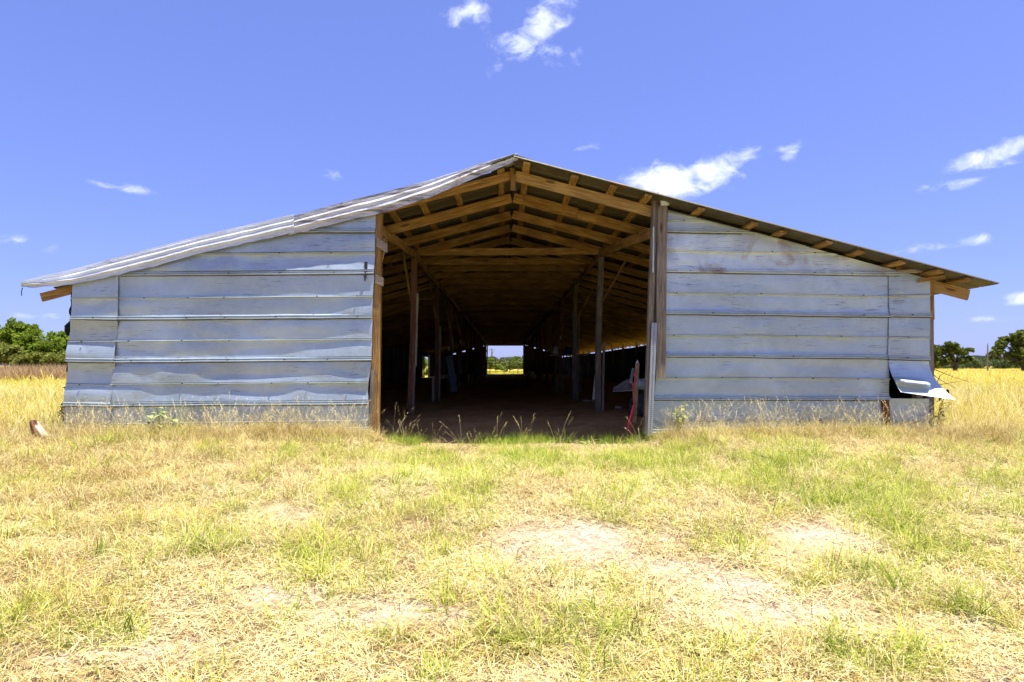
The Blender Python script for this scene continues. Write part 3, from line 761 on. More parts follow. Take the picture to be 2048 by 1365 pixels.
def scatter(name, blades, mat, pts, rot, scl, idx, tint, label, cat):
    """one object: every clump stands at a vertex of its point mesh"""
    lib = bpy.data.collections.new(name+'_kinds')
    for i, b in enumerate(blades): lib.objects.link(b.obj('%s_clump_%02d' % (name, i), mat))
    me = bpy.data.meshes.new(name); me.from_pydata([tuple(p) for p in pts], [], [])
    n = len(pts)
    me.attributes.new('rot', 'FLOAT_VECTOR', 'POINT').data.foreach_set('vector', np.asarray(rot, np.float32).ravel())
    me.attributes.new('scl', 'FLOAT_VECTOR', 'POINT').data.foreach_set('vector', np.asarray(scl, np.float32).ravel())
    me.attributes.new('idx', 'INT', 'POINT').data.foreach_set('value', np.asarray(idx, np.int32))
    me.attributes.new('tint', 'FLOAT', 'POINT').data.foreach_set('value', np.asarray(tint, np.float32))
    o = bpy.data.objects.new(name, me); link(o); tag(o, label, cat, None, 'stuff')
    ng = bpy.data.node_groups.new(name+'_nodes', 'GeometryNodeTree'); N = ng.nodes; L = ng.links
    ng.interface.new_socket('Geometry', in_out='INPUT', socket_type='NodeSocketGeometry'); ng.interface.new_socket('Geometry', in_out='OUTPUT', socket_type='NodeSocketGeometry')
    gi = N.new('NodeGroupInput'); go = N.new('NodeGroupOutput'); ip = N.new('GeometryNodeInstanceOnPoints'); ci = N.new('GeometryNodeCollectionInfo')
    ci.inputs['Collection'].default_value = lib; ci.inputs['Separate Children'].default_value = True; ci.inputs['Reset Children'].default_value = True
    def na(nm, ty):
        a = N.new('GeometryNodeInputNamedAttribute'); a.data_type = ty; a.inputs['Name'].default_value = nm; return a.outputs['Attribute']
    L.new(gi.outputs[0], ip.inputs['Points']); L.new(ci.outputs[0], ip.inputs['Instance']); ip.inputs['Pick Instance'].default_value = True
    L.new(na('idx', 'INT'), ip.inputs['Instance Index']); L.new(na('scl', 'FLOAT_VECTOR'), ip.inputs['Scale'])
    er = N.new('FunctionNodeEulerToRotation'); L.new(na('rot', 'FLOAT_VECTOR'), er.inputs[0]); L.new(er.outputs[0], ip.inputs['Rotation'])
    L.new(ip.outputs[0], go.inputs[0])
    md = o.modifiers.new('scatter', 'NODES'); md.node_group = ng
    return o
# where things grow, read off the photograph as soft spots on the ground: (x, y, half-width, half-height, weight)
GREEN = [(1030,910,160,45,1), (1300,920,190,36,.8), (1560,950,170,45,.9), (1750,1010,220,50,.9), (1900,1080,170,50,.8), (1780,1150,170,30,.7), (1950,1220,130,40,.8), (900,960,120,30,.6), (560,1110,120,40,.6), (280,1270,90,40,.7), (1150,1300,250,50,.8), (800,1290,120,30,.5), (1700,1320,250,40,.8), (290,870,110,25,.7), (1130,870,130,18,1), (1990,900,80,40,.4), (460,1090,110,40,.5), (1380,850,60,14,.6), (700,1010,150,30,.4), (1450,1060,90,24,.5), (250,1080,120,40,.35),(1400,1290,150,40,.6)]
DRY = [(150,960,260,110,1), (420,900,200,60,.8), (620,870,140,30,.9), (1600,860,240,20,.9), (1950,880,140,50,.9), (1330,870,60,16,.7), (90,1150,140,70,.7), (850,870,120,30,.6)]
def field(spots, px, py):
    v = np.zeros_like(px)
    for x, y, w, h, k in spots: v = np.maximum(v, k*np.exp(-(((px-x)/w)**2+((py-y)/h)**2)))
    return v
def pix(x, y, z): return CX+F*x/y, HY+F*(CZ-z)/y
def cand(n, y0, y1, xlim=None, power=1.0):
    """random ground points in the wedge the photograph sees and a good step beyond it"""
    y = y0+(y1-y0)*rng.random(n)**power
    hw = .95*y+1.2
    x = (rng.random(n)*2-1)*hw
    keep = rng.random(n) < hw/(.95*y1+1.2)      # even density
    x, y = x[keep], y[keep]
    ins = (np.abs(x+.1) < 6.15) & (y > 8.42) & (y < 63.3)
    x, y = x[~ins], y[~ins]
    z = np.array([gz(a, b) for a, b in zip(x, y)])
    return x, y, z
def nvec(x, y, s, o): return np.array([noise.noise(Vector((a*s+o, b*s, o))) for a, b in zip(x, y)])
def put(name, blades, mat, x, y, z, sc0, sc1, tint, label, cat, tilt=.12, zs=None):
    n = len(x); s = rng.uniform(sc0, sc1, n)
    rot = np.stack([rng.normal(0, tilt, n), rng.normal(0, tilt, n), rng.uniform(0, 6.28, n)], 1)
    S = np.stack([s, s, s*(zs if zs is not None else 1)], 1)
    return scatter(name, blades, mat, np.stack([x, y, z], 1), rot, S, rng.integers(0, len(blades), n), np.clip(tint, 0, 1), label, cat)
door = lambda x, y: (np.abs(x-.18) < 1.9) & (y > 7.6+.25*np.sin(x*5))
# 1. flattened straw over the yard
x, y, z = cand(17000, 1.2, 8.6)
px, py = pix(x, y, z); ba = field(BARE, px, py); gr = field(GREEN, px, py); dr = field(DRY, px, py)
k = (rng.random(len(x)) < np.clip(.95-.85*ba-.35*gr+.35*nvec(x, y, 1.3, 4), .07, 1)) & ~(door(x, y) & (y > 8.15))
put('straw_litter', [clump_litter(100+i, 40, .15, (.05, .17), (.002, .0042)) for i in range(7)], M['straw'], x[k], y[k], z[k], .7, 1.3, .32+.28*nvec(x, y, .8, 9)[k]+.2*nvec(x, y, 3, 9)[k]+.2*dr[k]+rng.normal(0, .2, k.sum())-.15*ba[k], 'bleached straw litter flattened over the yard', 'straw', .1)
# 2. standing dry tufts
x, y, z = cand(16000, 1.2, 8.75)
px, py = pix(x, y, z); ba = field(BARE, px, py); gr = field(GREEN, px, py); dr = field(DRY, px, py)
k = (rng.random(len(x)) < np.clip(.26+.85*dr+.35*nvec(x, y, 1.1, 2)-.5*ba, .02, 1)) & ~door(x, y)
put('dry_tufts', [clump_tuft(200+i, 24, .05, (.07, .22), (.0024, .0046)) for i in range(6)], M['straw'], x[k], y[k], z[k], .7, 1.25, .38+.2*dr[k]+rng.normal(0, .24, k.sum()), 'dry tan grass tufts standing in the yard', 'grass', .2)
# 3. green tufts
x, y, z = cand(24000, 1.2, 8.7)
px, py = pix(x, y, z); ba = field(BARE, px, py); gr = field(GREEN, px, py); dr = field(DRY, px, py)
k = (rng.random(len(x)) < np.clip(.16+.85*gr+.75*nvec(x, y, 1.5, 7)+.6*nvec(x, y, 4.2, 3)-.45*ba-.12*dr, .01, 1)) & ~door(x, y)
put('green_tufts', [clump_tuft(300+i, 30, .07, (.07, .22), (.0035, .0065), (.3, 1.35), (.2, 1.6)) for i in range(7)], M['green'], x[k], y[k], z[k], .5, 1.3, .36+.22*gr[k]+rng.normal(0, .22, k.sum()), 'green grass tufts growing through the straw', 'grass', .2)
# 4. tall seeding stems along the wall
n = 2600; x = rng.uniform(-7.6, 7.6, n); y = 8.36-np.abs(rng.normal(0, .42, n)); z = np.array([gz(a, b) for a, b in zip(x, y)])
px, py = pix(x, y, z); dr = field(DRY, px, py)
k = rng.random(n) < np.where(np.abs(x-.2) < 2.0, .03, np.clip(.20+.5*dr, 0, 1)*(y > 7.4)+.05)
put('seed_grass', [clump_stems(400+i) for i in range(6)], M['straw'], x[k], y[k], z[k], .4, .95, .42+rng.normal(0, .15, k.sum()), 'tall seeding dry grass stems along the barn wall', 'grass', .12)
n = 2600; x = rng.uniform(-7.6, 7.4, n); y = 8.38-np.abs(rng.normal(0, .30, n)); z = np.array([gz(a, b) for a, b in zip(x, y)])
k = (rng.random(n) < .8) & ~(door(x, y))
put('wall_grass', [clump_tuft(420+i, 24, .07, (.12, .32), (.0026, .0045), (.6, 1.45), (.5, 1.8)) for i in range(6)], M['straw'], x[k], y[k], z[k], .5, 1.05, .45+.3*nvec(x, y, .9, 5)[k]+rng.normal(0, .15, k.sum()), 'tan grass growing thick at the foot of the barn wall', 'grass', .15)
# 5. lush grass on the lip in front of the doorway
n = 1100; x = rng.uniform(-1.9, 2.3, n); y = 8.05-np.abs(rng.normal(0, .55, n)); z = np.array([gz(a, b) for a, b in zip(x, y)])
k = rng.random(n) < np.clip(.55+.9*nvec(x, y, 2.2, 6), .05, 1)*np.where((x > -1.0) & (x < -.4), .04, 1)*np.where(y > 7.7, .5, 1)
put('doorway_grass', [clump_tuft(440+i, 26, .07, (.12, .30), (.003, .005), (.6, 1.45), (.4, 1.7)) for i in range(6)], M['green'], x[k], y[k], z[k], .25, .75, .36+rng.normal(0, .2, k.sum()), 'lush green grass on the lip of the doorway', 'grass', .15)
n = 900; x = rng.uniform(-1.7, 2.2, n); y = rng.uniform(8.15, 9.15, n); z = np.array([gz(a, b)+.01 for a, b in zip(x, y)])
k = (rng.random(n) < np.clip(.60+1.1*nvec(x, y, 1.8, 2), .0, 1)*np.clip((9.2-y)/.6, .1, 1)) & ~((x > -1.05) & (x < -.35) & (y > 8.2))
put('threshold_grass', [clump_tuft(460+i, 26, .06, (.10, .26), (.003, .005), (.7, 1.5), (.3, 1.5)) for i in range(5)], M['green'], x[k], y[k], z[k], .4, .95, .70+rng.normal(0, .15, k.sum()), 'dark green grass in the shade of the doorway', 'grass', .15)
# 6. pasture on both sides
def wedge(n, y0, y1):
    u = rng.random(n); y = np.sqrt(y0*y0+(y1*y1-y0*y0)*u); s = np.where(rng.random(n) < .5, -1, 1)
    x = s*(y*rng.uniform(.60, 1.02, n)+.6)
    k = np.abs(x) > 6.35; x, y = x[k], y[k]
    return x, y, np.array([gz(a, b) for a, b in zip(x, y)])
gold_k = [clump_tuft(500+i, 30, .16, (.18, .50), (.005, .009), (.7, 1.5), (.3, 1.3), .3) for i in range(6)]
x, y, z = wedge(9000, 8.2, 32)
tn = np.where(x > 0, .34, .52)+.45*nvec(x, y, .16, 3)+.35*nvec(x, y, .7, 13)+rng.normal(0, .2, len(x))
put('pasture_grass', gold_k, M['gold'], x, y, z, .55, 1.0, tn, 'golden pasture grass beside and beyond the barn', 'grass', .12)
x, y, z = wedge(14000, 30, 190)
put('far_pasture_grass', [clump_tuft(520+i, 26, .6, (.25, .6), (.02, .04), (.6, 1.5), (.3, 1.2), .4) for i in range(5)], M['gold'], x, y, z, .7, 1.5, np.where(x > 0, .12, .35)+.35*nvec(x, y, .05, 3)+rng.normal(0, .12, len(x)), 'distant golden pasture running to the trees', 'grass', .1)
x, y, z = wedge(1500, 8.2, 18)
put('pasture_stems', [clump_stems(540+i, 6, .2, (.4, .8), .004) for i in range(5)], M['straw'], x, y, z, .6, 1.0, .35+rng.normal(0, .15, len(x)), 'pale seeding stems among the golden pasture', 'grass', .12)
n = 5200; y = rng.uniform(33, 55, n); x = -y*rng.uniform(.62, 1.0, n); z = np.array([gz(a, b) for a, b in zip(x, y)])
put('brown_weeds', [clump_tuft(560+i, 26, .3, (.5, 1.15), (.010, .020), (.9, 1.55), (.1, .7), .3) for i in range(5)], M['brown'], x, y, z, .7, 1.15, .4+.3*nvec(x, y, .3, 3)+rng.normal(0, .15, n), 'band of tall brown dead weeds before the left trees', 'weeds', .1)
# 7. pasture behind the far gable
n = 2600; y = rng.uniform(63.6, 150, n); x = rng.uniform(-14, 14, n); z = np.array([gz(a, b) for a, b in zip(x, y)])
put('back_pasture_grass', gold_k, M['gold'], x, y, z, .9, 1.7, .55+rng.normal(0, .2, n), 'grass behind the barn seen through the far door', 'grass', .1)

# ------------------------------------------------------------------ trees and bushes
def leaf_mat(name, stops, trans=.3):
    m, N, L, out = newmat(name)
    pa = N.new("ShaderNodeAttribute"); pa.attribute_type = 'GEOMETRY'; pa.attribute_name = 'leaf'
    c = ramp(N, L, pa.outputs['Fac'], stops)
    d = N.new("ShaderNodeBsdfDiffuse"); t = N.new("ShaderNodeBsdfTranslucent"); L.new(c, d.inputs[0]); L.new(c, t.inputs[0])
    mx = N.new("ShaderNodeMixShader"); mx.inputs[0].default_value = trans; L.new(d.outputs[0], mx.inputs[1]); L.new(t.outputs[0], mx.inputs[2])
    L.new(mx.outputs[0], out.inputs[0]); return m
M['leaf_mid'] = leaf_mat('mid_green_leaves', [(0, (.08, .12, .016)), (.5, (.17, .25, .025)), (1, (.30, .36, .05))], .4)
M['leaf_olive'] = leaf_mat('olive_leaves', [(0, (.11, .125, .025)), (.5, (.21, .235, .045)), (1, (.32, .33, .09))], .4)
M['leaf_lime'] = leaf_mat('lime_leaves', [(0, (.10, .15, .02)), (.5, (.20, .28, .03)), (1, (.32, .36, .06))], .4)
M['leaf_oak'] = leaf_mat('oak_leaves', [(0, (.05, .08, .018)), (.5, (.12, .15, .032)), (1, (.24, .26, .06))], .45)
M['leaf_far'] = leaf_mat('far_leaves', [(0, (.07, .10, .05)), (.5, (.11, .14, .06)), (1, (.16, .19, .08))], .2)
M['bark'] = plain('bark', (.075, .058, .045), .95, var=.4, scale=6)
def leaves_mesh(name, cent, nrm_up, size, mat, seed):
    r = np.random.default_rng(seed); n = len(cent)
    a = r.normal(size=(n, 3)); a[:, 2] *= .6; a /= np.linalg.norm(a, axis=1)[:, None]
    b = r.normal(size=(n, 3)); b -= a*(a*b).sum(1)[:, None]; b /= np.linalg.norm(b, axis=1)[:, None]
    s = size*r.uniform(.5, 1.3, n)[:, None]
    v = np.stack([cent-a*s, cent+b*s*.55, cent+a*s, cent-b*s*.55], 1).reshape(-1, 3)
    me = bpy.data.meshes.new(name); me.from_pydata(v.tolist(), [], np.arange(4*n).reshape(-1, 4).tolist()); me.materials.append(mat)
    at = me.attributes.new('leaf', 'FLOAT', 'POINT'); at.data.foreach_set('value', np.repeat(np.clip(r.normal(.5, .24, n), 0, 1), 4).astype(np.float32))
    me.update(); return me
def tree(name, base, blobs, trunk_r, nleaf, size, mat, label, cat, group=None, limb=True, seed=1, trunk_top=None, sub=7):
    """blobs: (dx, dy, dz, r) in metres from the base"""
    g = random.Random(seed); r = np.random.default_rng(seed)
    t = thing(name, base, label, cat, group); B = Vector(base)
    cs = []
    tot = sum(b[3]**2 for b in blobs)
    for (dx, dy, dz, rr) in blobs:
        n = int(nleaf*rr*rr/tot)
        # smaller leaf clumps inside each mass leave gaps between them
        c2 = r.normal(size=(sub, 3)); c2 /= np.linalg.norm(c2, axis=1)[:, None]; c2 *= (rr*r.uniform(.45, .95, sub))[:, None]; c2[:, 2] *= .8
        pick = r.integers(0, sub, n); q = r.normal(size=(n, 3)); q /= np.linalg.norm(q, axis=1)[:, None]; q *= (rr*.42*r.random(n)**.4)[:, None]; q[:, 2] *= .7
        cs.append(c2[pick]+q+np.array((dx, dy, dz)))
    c = np.concatenate(cs); c[:, 2] = np.maximum(c[:, 2], .15)+0; c += np.array(B)
    link(bpy.data.objects.new('crown', leaves_mesh('crown', c, None, size, mat, seed)), t, Matrix.Identity(4))
    mb = MB(); top = Vector(trunk_top or (0, 0, blobs[0][2]*.6))
    pts = [B+Vector((0, 0, -.2)), B+top*.35+Vector((g.uniform(-.1, .1), 0, 0))*trunk_r*3, B+top]
    mb.tube(pts, [trunk_r*1.35, trunk_r, trunk_r*.8], 8)
    for (dx, dy, dz, rr) in blobs:
        e = B+Vector((dx, dy, dz)); m_ = (B+top).lerp(e, .5)+Vector((0, 0, -.12*rr)); mb.tube([B+top*.9, m_, e], [trunk_r*.6, trunk_r*.36, trunk_r*.10], 6)
        for q in range(2): mb.tube([m_, e+Vector((g.uniform(-1, 1), g.uniform(-1, 1), g.uniform(-.3, .8)))*rr*.7], [trunk_r*.22, trunk_r*.05], 5)
    mb.build('trunk', M['bark'], t, 60)
    return t
def at(px, d, z=None):
    x = (px-CX)/F*d; return (x, d, gz(x, d) if z is None else z)
def blobs_px(base, d, lst):
    """(px, py, radius px, depth offset)"""
    return [((px-CX)/F*d-base[0], dy, CZ-(py-HY)/F*d-base[2], rr/F*d) for px, py, rr, dy in lst]
def ptree(name, px, d, lst, trunk_r, nleaf, size, mat, label, cat, group=None, seed=1, sub=7, trunk_py=None):
    b = at(px, d); bl = blobs_px(b, d, lst)
    tt = None if trunk_py is None else (0, 0, CZ-(trunk_py-HY)/F*d-b[2])
    return tree(name, b, bl, trunk_r, nleaf, size, M[mat], label, cat, group, seed=seed, sub=sub, trunk_top=tt)
GL = 'trees at the left edge of the pasture'
ptree('tree', 40, 62, [(38, 668, 30, 0), (20, 684, 28, .8), (66, 682, 26, -.6), (45, 705, 32, .4), (30, 655, 20, 0), (76, 704, 26, -1), (10, 670, 20, 0), (54, 660, 16, .5)], .16, 15000, .15, 'leaf_mid', 'tallest bushy green tree left of the barn', 'tree', GL, 11, 16)
ptree('tree', 108, 60, [(105, 692, 28, 0), (128, 680, 24, .5), (90, 708, 28, -.5), (120, 714, 30, .3), (146, 696, 26, 0), (112, 674, 16, 0), (96, 688, 20, 0)], .14, 13000, .14, 'leaf_lime', 'yellow green tree just left of the barn corner', 'tree', GL, 12, 16)
ptree('tree', 10, 58, [(8, 708, 26, 0), (26, 716, 24, .6), (-8, 712, 26, -.6), (12, 698, 18, 0)], .10, 7000, .13, 'leaf_olive', 'low olive tree at the far left edge', 'tree', GL, 13, 14)
ptree('bush', 70, 57, [(70, 722, 22, 0), (92, 724, 22, .4), (50, 726, 18, -.4), (120, 722, 24, .4), (140, 720, 20, 0)], .05, 7000, .12, 'leaf_olive', 'low olive scrub below the left trees', 'bush', None, 14, 14)
ptree('tree', -40, 66, [(-40, 670, 34, 0), (-70, 685, 34, 1), (-16, 692, 30, -1), (-60, 710, 34, 0)], .18, 9000, .17, 'leaf_mid', 'bushy green tree cut by the left picture edge', 'tree', GL, 15, 14)
# oaks on the right
GO = 'spreading oaks in the right pasture'
ptree('oak_tree', 1911, 124, [(1905, 700, 20, 0), (1882, 707, 16, 1.0), (1893, 694, 13, -1), (1925, 705, 16, 1), (1941, 698, 9, 0), (1890, 722, 14, -.6), (1921, 720, 14, .8), (1866, 700, 12, 0), (1903, 691, 10, 0), (1870, 718, 12, .8), (1940, 717, 8, 0)], .42, 5200, .30, 'leaf_oak', 'spreading oak just right of the barn corner', 'tree', GO, 21, 9, 727)
ptree('oak_tree', 2047, 118, [(2040, 680, 18, 0), (2015, 684, 15, 1), (2030, 672, 13, -1), (1990, 704, 12, 0), (2005, 695, 14, .8), (2025, 702, 16, -1), (2045, 705, 18, 1), (2060, 690, 20, 0), (2070, 705, 20, 0), (1982, 712, 8, 0), (2050, 665, 14, 0), (2030, 722, 12, 0), (2080, 680, 20, 0), (2012, 714, 10, .6)], .46, 6800, .30, 'leaf_oak', 'large spreading oak cut by the right picture edge', 'tree', GO, 22, 9, 722)
ptree('bush', 1868, 128, [(1866, 726, 14, 0), (1880, 729, 10, .6), (1855, 724, 14, -.5)], .08, 1400, .26, 'leaf_olive', 'olive scrub at the foot of the barn corner oak', 'bush', None, 23)
# far wood behind the right pasture
cs = []; r_ = np.random.default_rng(5)
for i in range(70):
    px = r_.uniform(1780, 2200); d = r_.uniform(235, 275); rr = r_.uniform(1.4, 2.6)
    top = np.interp(px, [1780, 1900, 1950, 1975, 2010, 2048, 2200], [724, 722, 719, 713, 714, 716, 716])
    c = np.array(((px-CX)/F*d, d, CZ-(top-HY)/F*d-rr)); q = r_.normal(size=(260, 3)); q /= np.linalg.norm(q, axis=1)[:, None]; q *= rr*r_.random((260, 1))**.4; cs.append(c+q)
    cs.append(np.array(((px-CX)/F*d, d, 0))+np.stack([r_.uniform(-2.5, 2.5, 120), r_.uniform(-1, 1, 120), r_.uniform(-.6, max(.5, c[2]), 120)], 1))
o = bpy.data.objects.new('far_wood', leaves_mesh('far_wood', np.concatenate(cs), None, .42, M['leaf_far'], 6)); link(o); tag(o, 'far low wood along the right horizon', 'wood', None, 'stuff')
# blue hill
mb = MB(); hp = [(1700, 733), (1860, 724), (1920, 714), (1950, 711), (1985, 713), (2020, 719), (2100, 716), (2300, 733)]; vs = []
for x, y in hp:
    p = P(x, y, 900); vs += [(p.x, 900, -6), (p.x, 900, p.z), (p.x, 1020, p.z-2), (p.x, 1150, -6)]
mb.add(vs, [(i*4+j, (i+1)*4+j, (i+1)*4+j+1, i*4+j+1) for i in range(len(hp)-1) for j in range(3)])
o = mb.build('hill', plain('wooded_hill', (.075, .10, .085), .95, var=.4, scale=.05), None, 60); o["kind"] = "structure"
# greenery behind the far door
GB = 'bushes behind the far door'
ptree('bush', 980, 72, [(975, 730, 13, 0), (988, 735, 12, .5), (964, 726, 12, 0), (978, 722, 9, 0), (996, 736, 9, .3)], .05, 5200, .09, 'leaf_lime', 'sunny yellow green bush at left in the far doorway', 'bush', GB, 31)
ptree('bush', 1036, 70, [(1036, 730, 14, 0), (1020, 734, 12, .4), (1048, 727, 13, 0), (1030, 721, 9, 0), (1010, 738, 8, .2)], .05, 5200, .09, 'leaf_mid', 'dense green bush at right in the far doorway', 'bush', GB, 32)
ptree('bush', 1008, 84, [(1004, 731, 9, 0), (1015, 729, 8, 0), (998, 727, 7, 0)], .05, 1400, .10, 'leaf_olive', 'small olive bush in the middle of the far doorway', 'bush', GB, 33)
ptree('bush', 845, 60, [(845, 726, 16, 0), (835, 735, 16, .5), (855, 738, 14, 0)], .05, 1600, .12, 'leaf_lime', 'bush seen through the side opening on the left', 'bush', None, 34)
cs = []
for i in range(40):
    px = r_.uniform(930, 1090); d = r_.uniform(235, 275); rr = r_.uniform(1.2, 2.0); top = np.interp(px, [930, 985, 1005, 1030, 1090], [715, 713, 715, 713, 712])
    q = r_.normal(size=(200, 3)); q /= np.linalg.norm(q, axis=1)[:, None]; cs.append(np.array(((px-CX)/F*d, d, CZ-(top-HY)/F*d-rr))+q*rr*r_.random((200, 1))**.4)
    cs.append(np.array(((px-CX)/F*d, d, 0))+np.stack([r_.uniform(-2, 2, 90), r_.uniform(-1, 1, 90), r_.uniform(-.6, 2.2, 90)], 1))
o = bpy.data.objects.new('far_wood', leaves_mesh('far_wood', np.concatenate(cs), None, .4, M['leaf_far'], 8)); link(o); tag(o, 'hazy far wood seen through the far door', 'wood', None, 'stuff')

# ------------------------------------------------------------------ poles and gate
def pole(px, d, ytop, rad, label, arm=True):
    b = at(px, d); t = thing('utility_pole', b, label, 'pole'); zt = CZ-(ytop-HY)/F*d
    mb = MB(); mb.tube([(b[0], d, b[2]-.3), (b[0]+.05, d, zt)], [rad*1.2, rad*.8], 8); mb.build('shaft', M['grey_timber'], t, 60)
    if arm:
        mb = MB(); mb.box((b[0]-1.1, d-.16, zt-.75), (b[0]+1.3, d-.04, zt-.55)); mb.build('crossarm', M['grey_timber'], t)
        for k in (-.9, .2, 1.1):
            mb = MB(); mb.tube([(b[0]+k, d-.1, zt-.55), (b[0]+k, d-.1, zt-.25)], .09, 6); mb.build('insulator', M['siding'], t, 60)
        mb = MB(); mb.tube([(b[0]+.45, d-.2, zt-2.2), (b[0]+.45, d-.2, zt-1.1)], .32, 10); mb.build('transformer', M['siding'], t, 60)
    else:
        mb = MB(); mb.tube([(b[0], d, zt), (b[0]+.02, d, zt+.35)], rad*.5, 6); mb.build('pole_tip', M['siding'], t, 60)
pole(1975, 118, 690, .13, 'slim grey pole in the pasture between the oaks', False)
pole(983.5, 230, 697, .24, 'dark utility pole seen through the far door')
b = (oxl, DB+1.2, 0)
gate = thing('pipe_gate', b, 'dark pipe gate across the far doorway', 'gate')
zt = CZ-(721-HY)/F*(DB+1.2)
for i in range(5):
    mb = MB(); z = .25+(zt-.25)*i/4; mb.tube([(oxl+.05, DB+1.2, z), (oxr-.05, DB+1.2, z)], .028, 6); mb.build('rail', M['screw'], gate, 60)
for x in (oxl+.05, -1.0, .5, oxr-.05):
    mb = MB(); mb.tube([(x, DB+1.16, .18), (x, DB+1.16, zt+.02)], .028, 6); mb.build('upright', M['screw'], gate, 60)

# ------------------------------------------------------------------ steel posts beside the doorway
def perforated(parent, p0, p1, w, hole_step, mat):
    """folded channel with a row of punched holes"""
    fr = frame(p0, p1, Vector((0, -1, 0))); L = (Vector(p1)-Vector(p0)).length; th = .003; hw = w*.14
    mb = MB(); n = int(L/hole_step)
    for i in range(n):
        x0, x1 = i*L/n, (i+1)*L/n; a, b_ = x0+(x1-x0)*.30, x0+(x1-x0)*.70
        for (u0, u1, v0, v1) in ((x0, a, -w/2, w/2), (b_, x1, -w/2, w/2), (a, b_, -w/2, -hw), (a, b_, hw, w/2)):
            mb.add([fr @ Vector(q) for q in ((u0, v0, 0), (u1, v0, 0), (u1, v1, 0), (u0, v1, 0))], [(0, 1, 2, 3)])
    mb.build('web', mat, parent)
    for s in (-1, 1):
        mb = MB(); mb.box((0, s*w/2-(th if s > 0 else 0)-.0005*s, -.03), (L, s*w/2+(th if s < 0 else 0)-.0005*s, .001), fr); mb.build('flange', mat, parent)
M['sign_steel'] = galv('sign_post_steel', (.36, .38, .40), metallic=.6, rough=.45, streak_axis='z')
M['rust_steel'] = plain('rusty_steel', (.23, .17, .12), .8, .3, var=.35, scale=25)
t = thing('steel_post', P(1299, 868, DF-.17), 'long grey perforated steel post leaning on the right doorway timber', 'post')
perforated(t, P(1300, 872, DF-.20), P(1309, 646, DF-.14), .075, .028, M['sign_steel'])
q0, q1 = P(1269, 846, DF+.15), P(1275, 726, DF+.15)
t = thing('steel_post', q0, 'short rusty perforated post wrapped with red strap', 'post')
perforated(t, q0, q1, .055, .026, M['rust_steel'])
mb = MB(); mb.tube([q1+Vector((0, 0, -.005)), q1+Vector((0, 0, .04))], [.022, .006], 8); mb.build('tip', M['siding_pale'], t, 50)
M['red_strap'] = plain('red_strap', (.50, .035, .06), .6, var=.4, scale=20)
mb = MB(); pts = []
for i in range(60):
    u = i/59; p = q0.lerp(q1, .10+.78*u); a = u*17+2*math.sin(u*7)
    pts.append(p+Vector((-.034+.016*math.cos(a)-.012*(1-u), -.02+.018*math.sin(a), .02*math.sin(u*31))))
mb.tube(pts, .008, 5)
o = mb.build('strap', M['red_strap'], t, 60); o["label"] = "red strap wound round the post"
for k in range(3):
    mb = MB(); p = q0.lerp(q1, .30-.07*k); pts = [p+Vector((-.03, -.03, 0)), p+Vector((-.06-.015*k, -.05, -.08)), p+Vector((-.075-.02*k, -.03, -.22)), p+Vector((-.085+.02*k, -.04, -.30))]
    mb.tube(pts, [.014, .016, .013, .008], 5); mb.build('strap', M['red_strap'], t, 60)

# ------------------------------------------------------------------ clutter inside
def board_thing(p0, p1, w, th, mat, label, name='loose_board', cat='board', up=Vector((0, 1, 0))):
    t = beam(name, p0, p1, w, th, mat, None, up=up); return tag(t, label, cat)
M['white'] = plain('chalky_white', (.62, .62, .60), .7, var=.2)
M['blue_grey'] = plain('blue_grey_plastic', (.16, .20, .26), .5, var=.25)
board_thing(P(1189, 799, 12.0), P(1192, 751, 11.9), .07, .02, M['white'], 'white stick leaning against the first right post')
board_thing(P(909, 784, 17.0), P(899, 712, 18.0), .20, .02, M['blue_grey'], 'tall blue grey panel leaning past the left posts')
board_thing(P(1262, 766, 11.0), P(1266, 738, 11.4), .05, .03, M['white'], 'short white stick leaning behind the red strapped post')
# crumpled sheet propped on rubble
mb = MB(); d = 11.0
def sheet(u, v):
    x = 1226+(1292-1226)*u; yb = 783-2*u; yt = 783-(1-abs(u-.45)/.55)*22-4
    p = P(x, yb+(yt-yb)*v, d+.5*v); return Vector((p.x, p.y+.08*vn(u*4, v*4, 3), p.z+.02*vn(u*6, v*5, 8)))
mb.grid(sheet, 14, 8)
bm_o = mb.build('cardboard_sheet', plain('dusty_card', (.36, .31, .25), .9, var=.25), None, 40); tag(bm_o, 'dusty sheet of card propped up inside the doorway at right', 'sheet')
so = bm_o.modifiers.new('thick', 'SOLIDIFY'); so.thickness = .012
M['dark_mix'] = plain('dark_junk', (.06, .05, .045), .8, var=.6, scale=12)
M['pale_blue'] = plain('pale_blue_plastic', (.40, .46, .54), .6, var=.2)
def lump(name, c, size, mat, label, cat, seed):
    """a crumpled sack or bundle resting at c"""
    mb = MB()
    def fn(u, v):
        a = u*2*math.pi; b = (v-.5)*math.pi; n = Vector((math.cos(a)*math.cos(b), math.sin(a)*math.cos(b), math.sin(b)))
        k = 1+.35*noise.noise(n*1.7+Vector((seed, 0, 0)))+.2*noise.noise(n*4+Vector((seed, 2, 0)))
        q = Vector((n.x*size[0], n.y*size[1], max(-.75, n.z)*size[2]))*k; return Vector(c)+Vector((0, 0, size[2]*.75))+q
    mb.grid(fn, 20, 12); return tag(mb.build(name, mat, None, 60), label, cat)
x0 = P(1283, 0, 10.8).x
lump('rubble_bundle', (x0, 10.8, .0), (.22, .2, .30), M['dark_mix'], 'dark junk heaped behind the rusty post', 'junk', 4)
lump('plastic_bag', P(1284, 778, 10.6), (.12, .08, .10), M['pale_blue'], 'pale blue crumpled plastic on the junk behind the rusty post', 'bag', 5)
lump('trash_bag', P(1300, 800, 10.9), (.18, .14, .16), M['dark_mix'], 'dark bag tucked behind the right doorway timber', 'bag', 6)
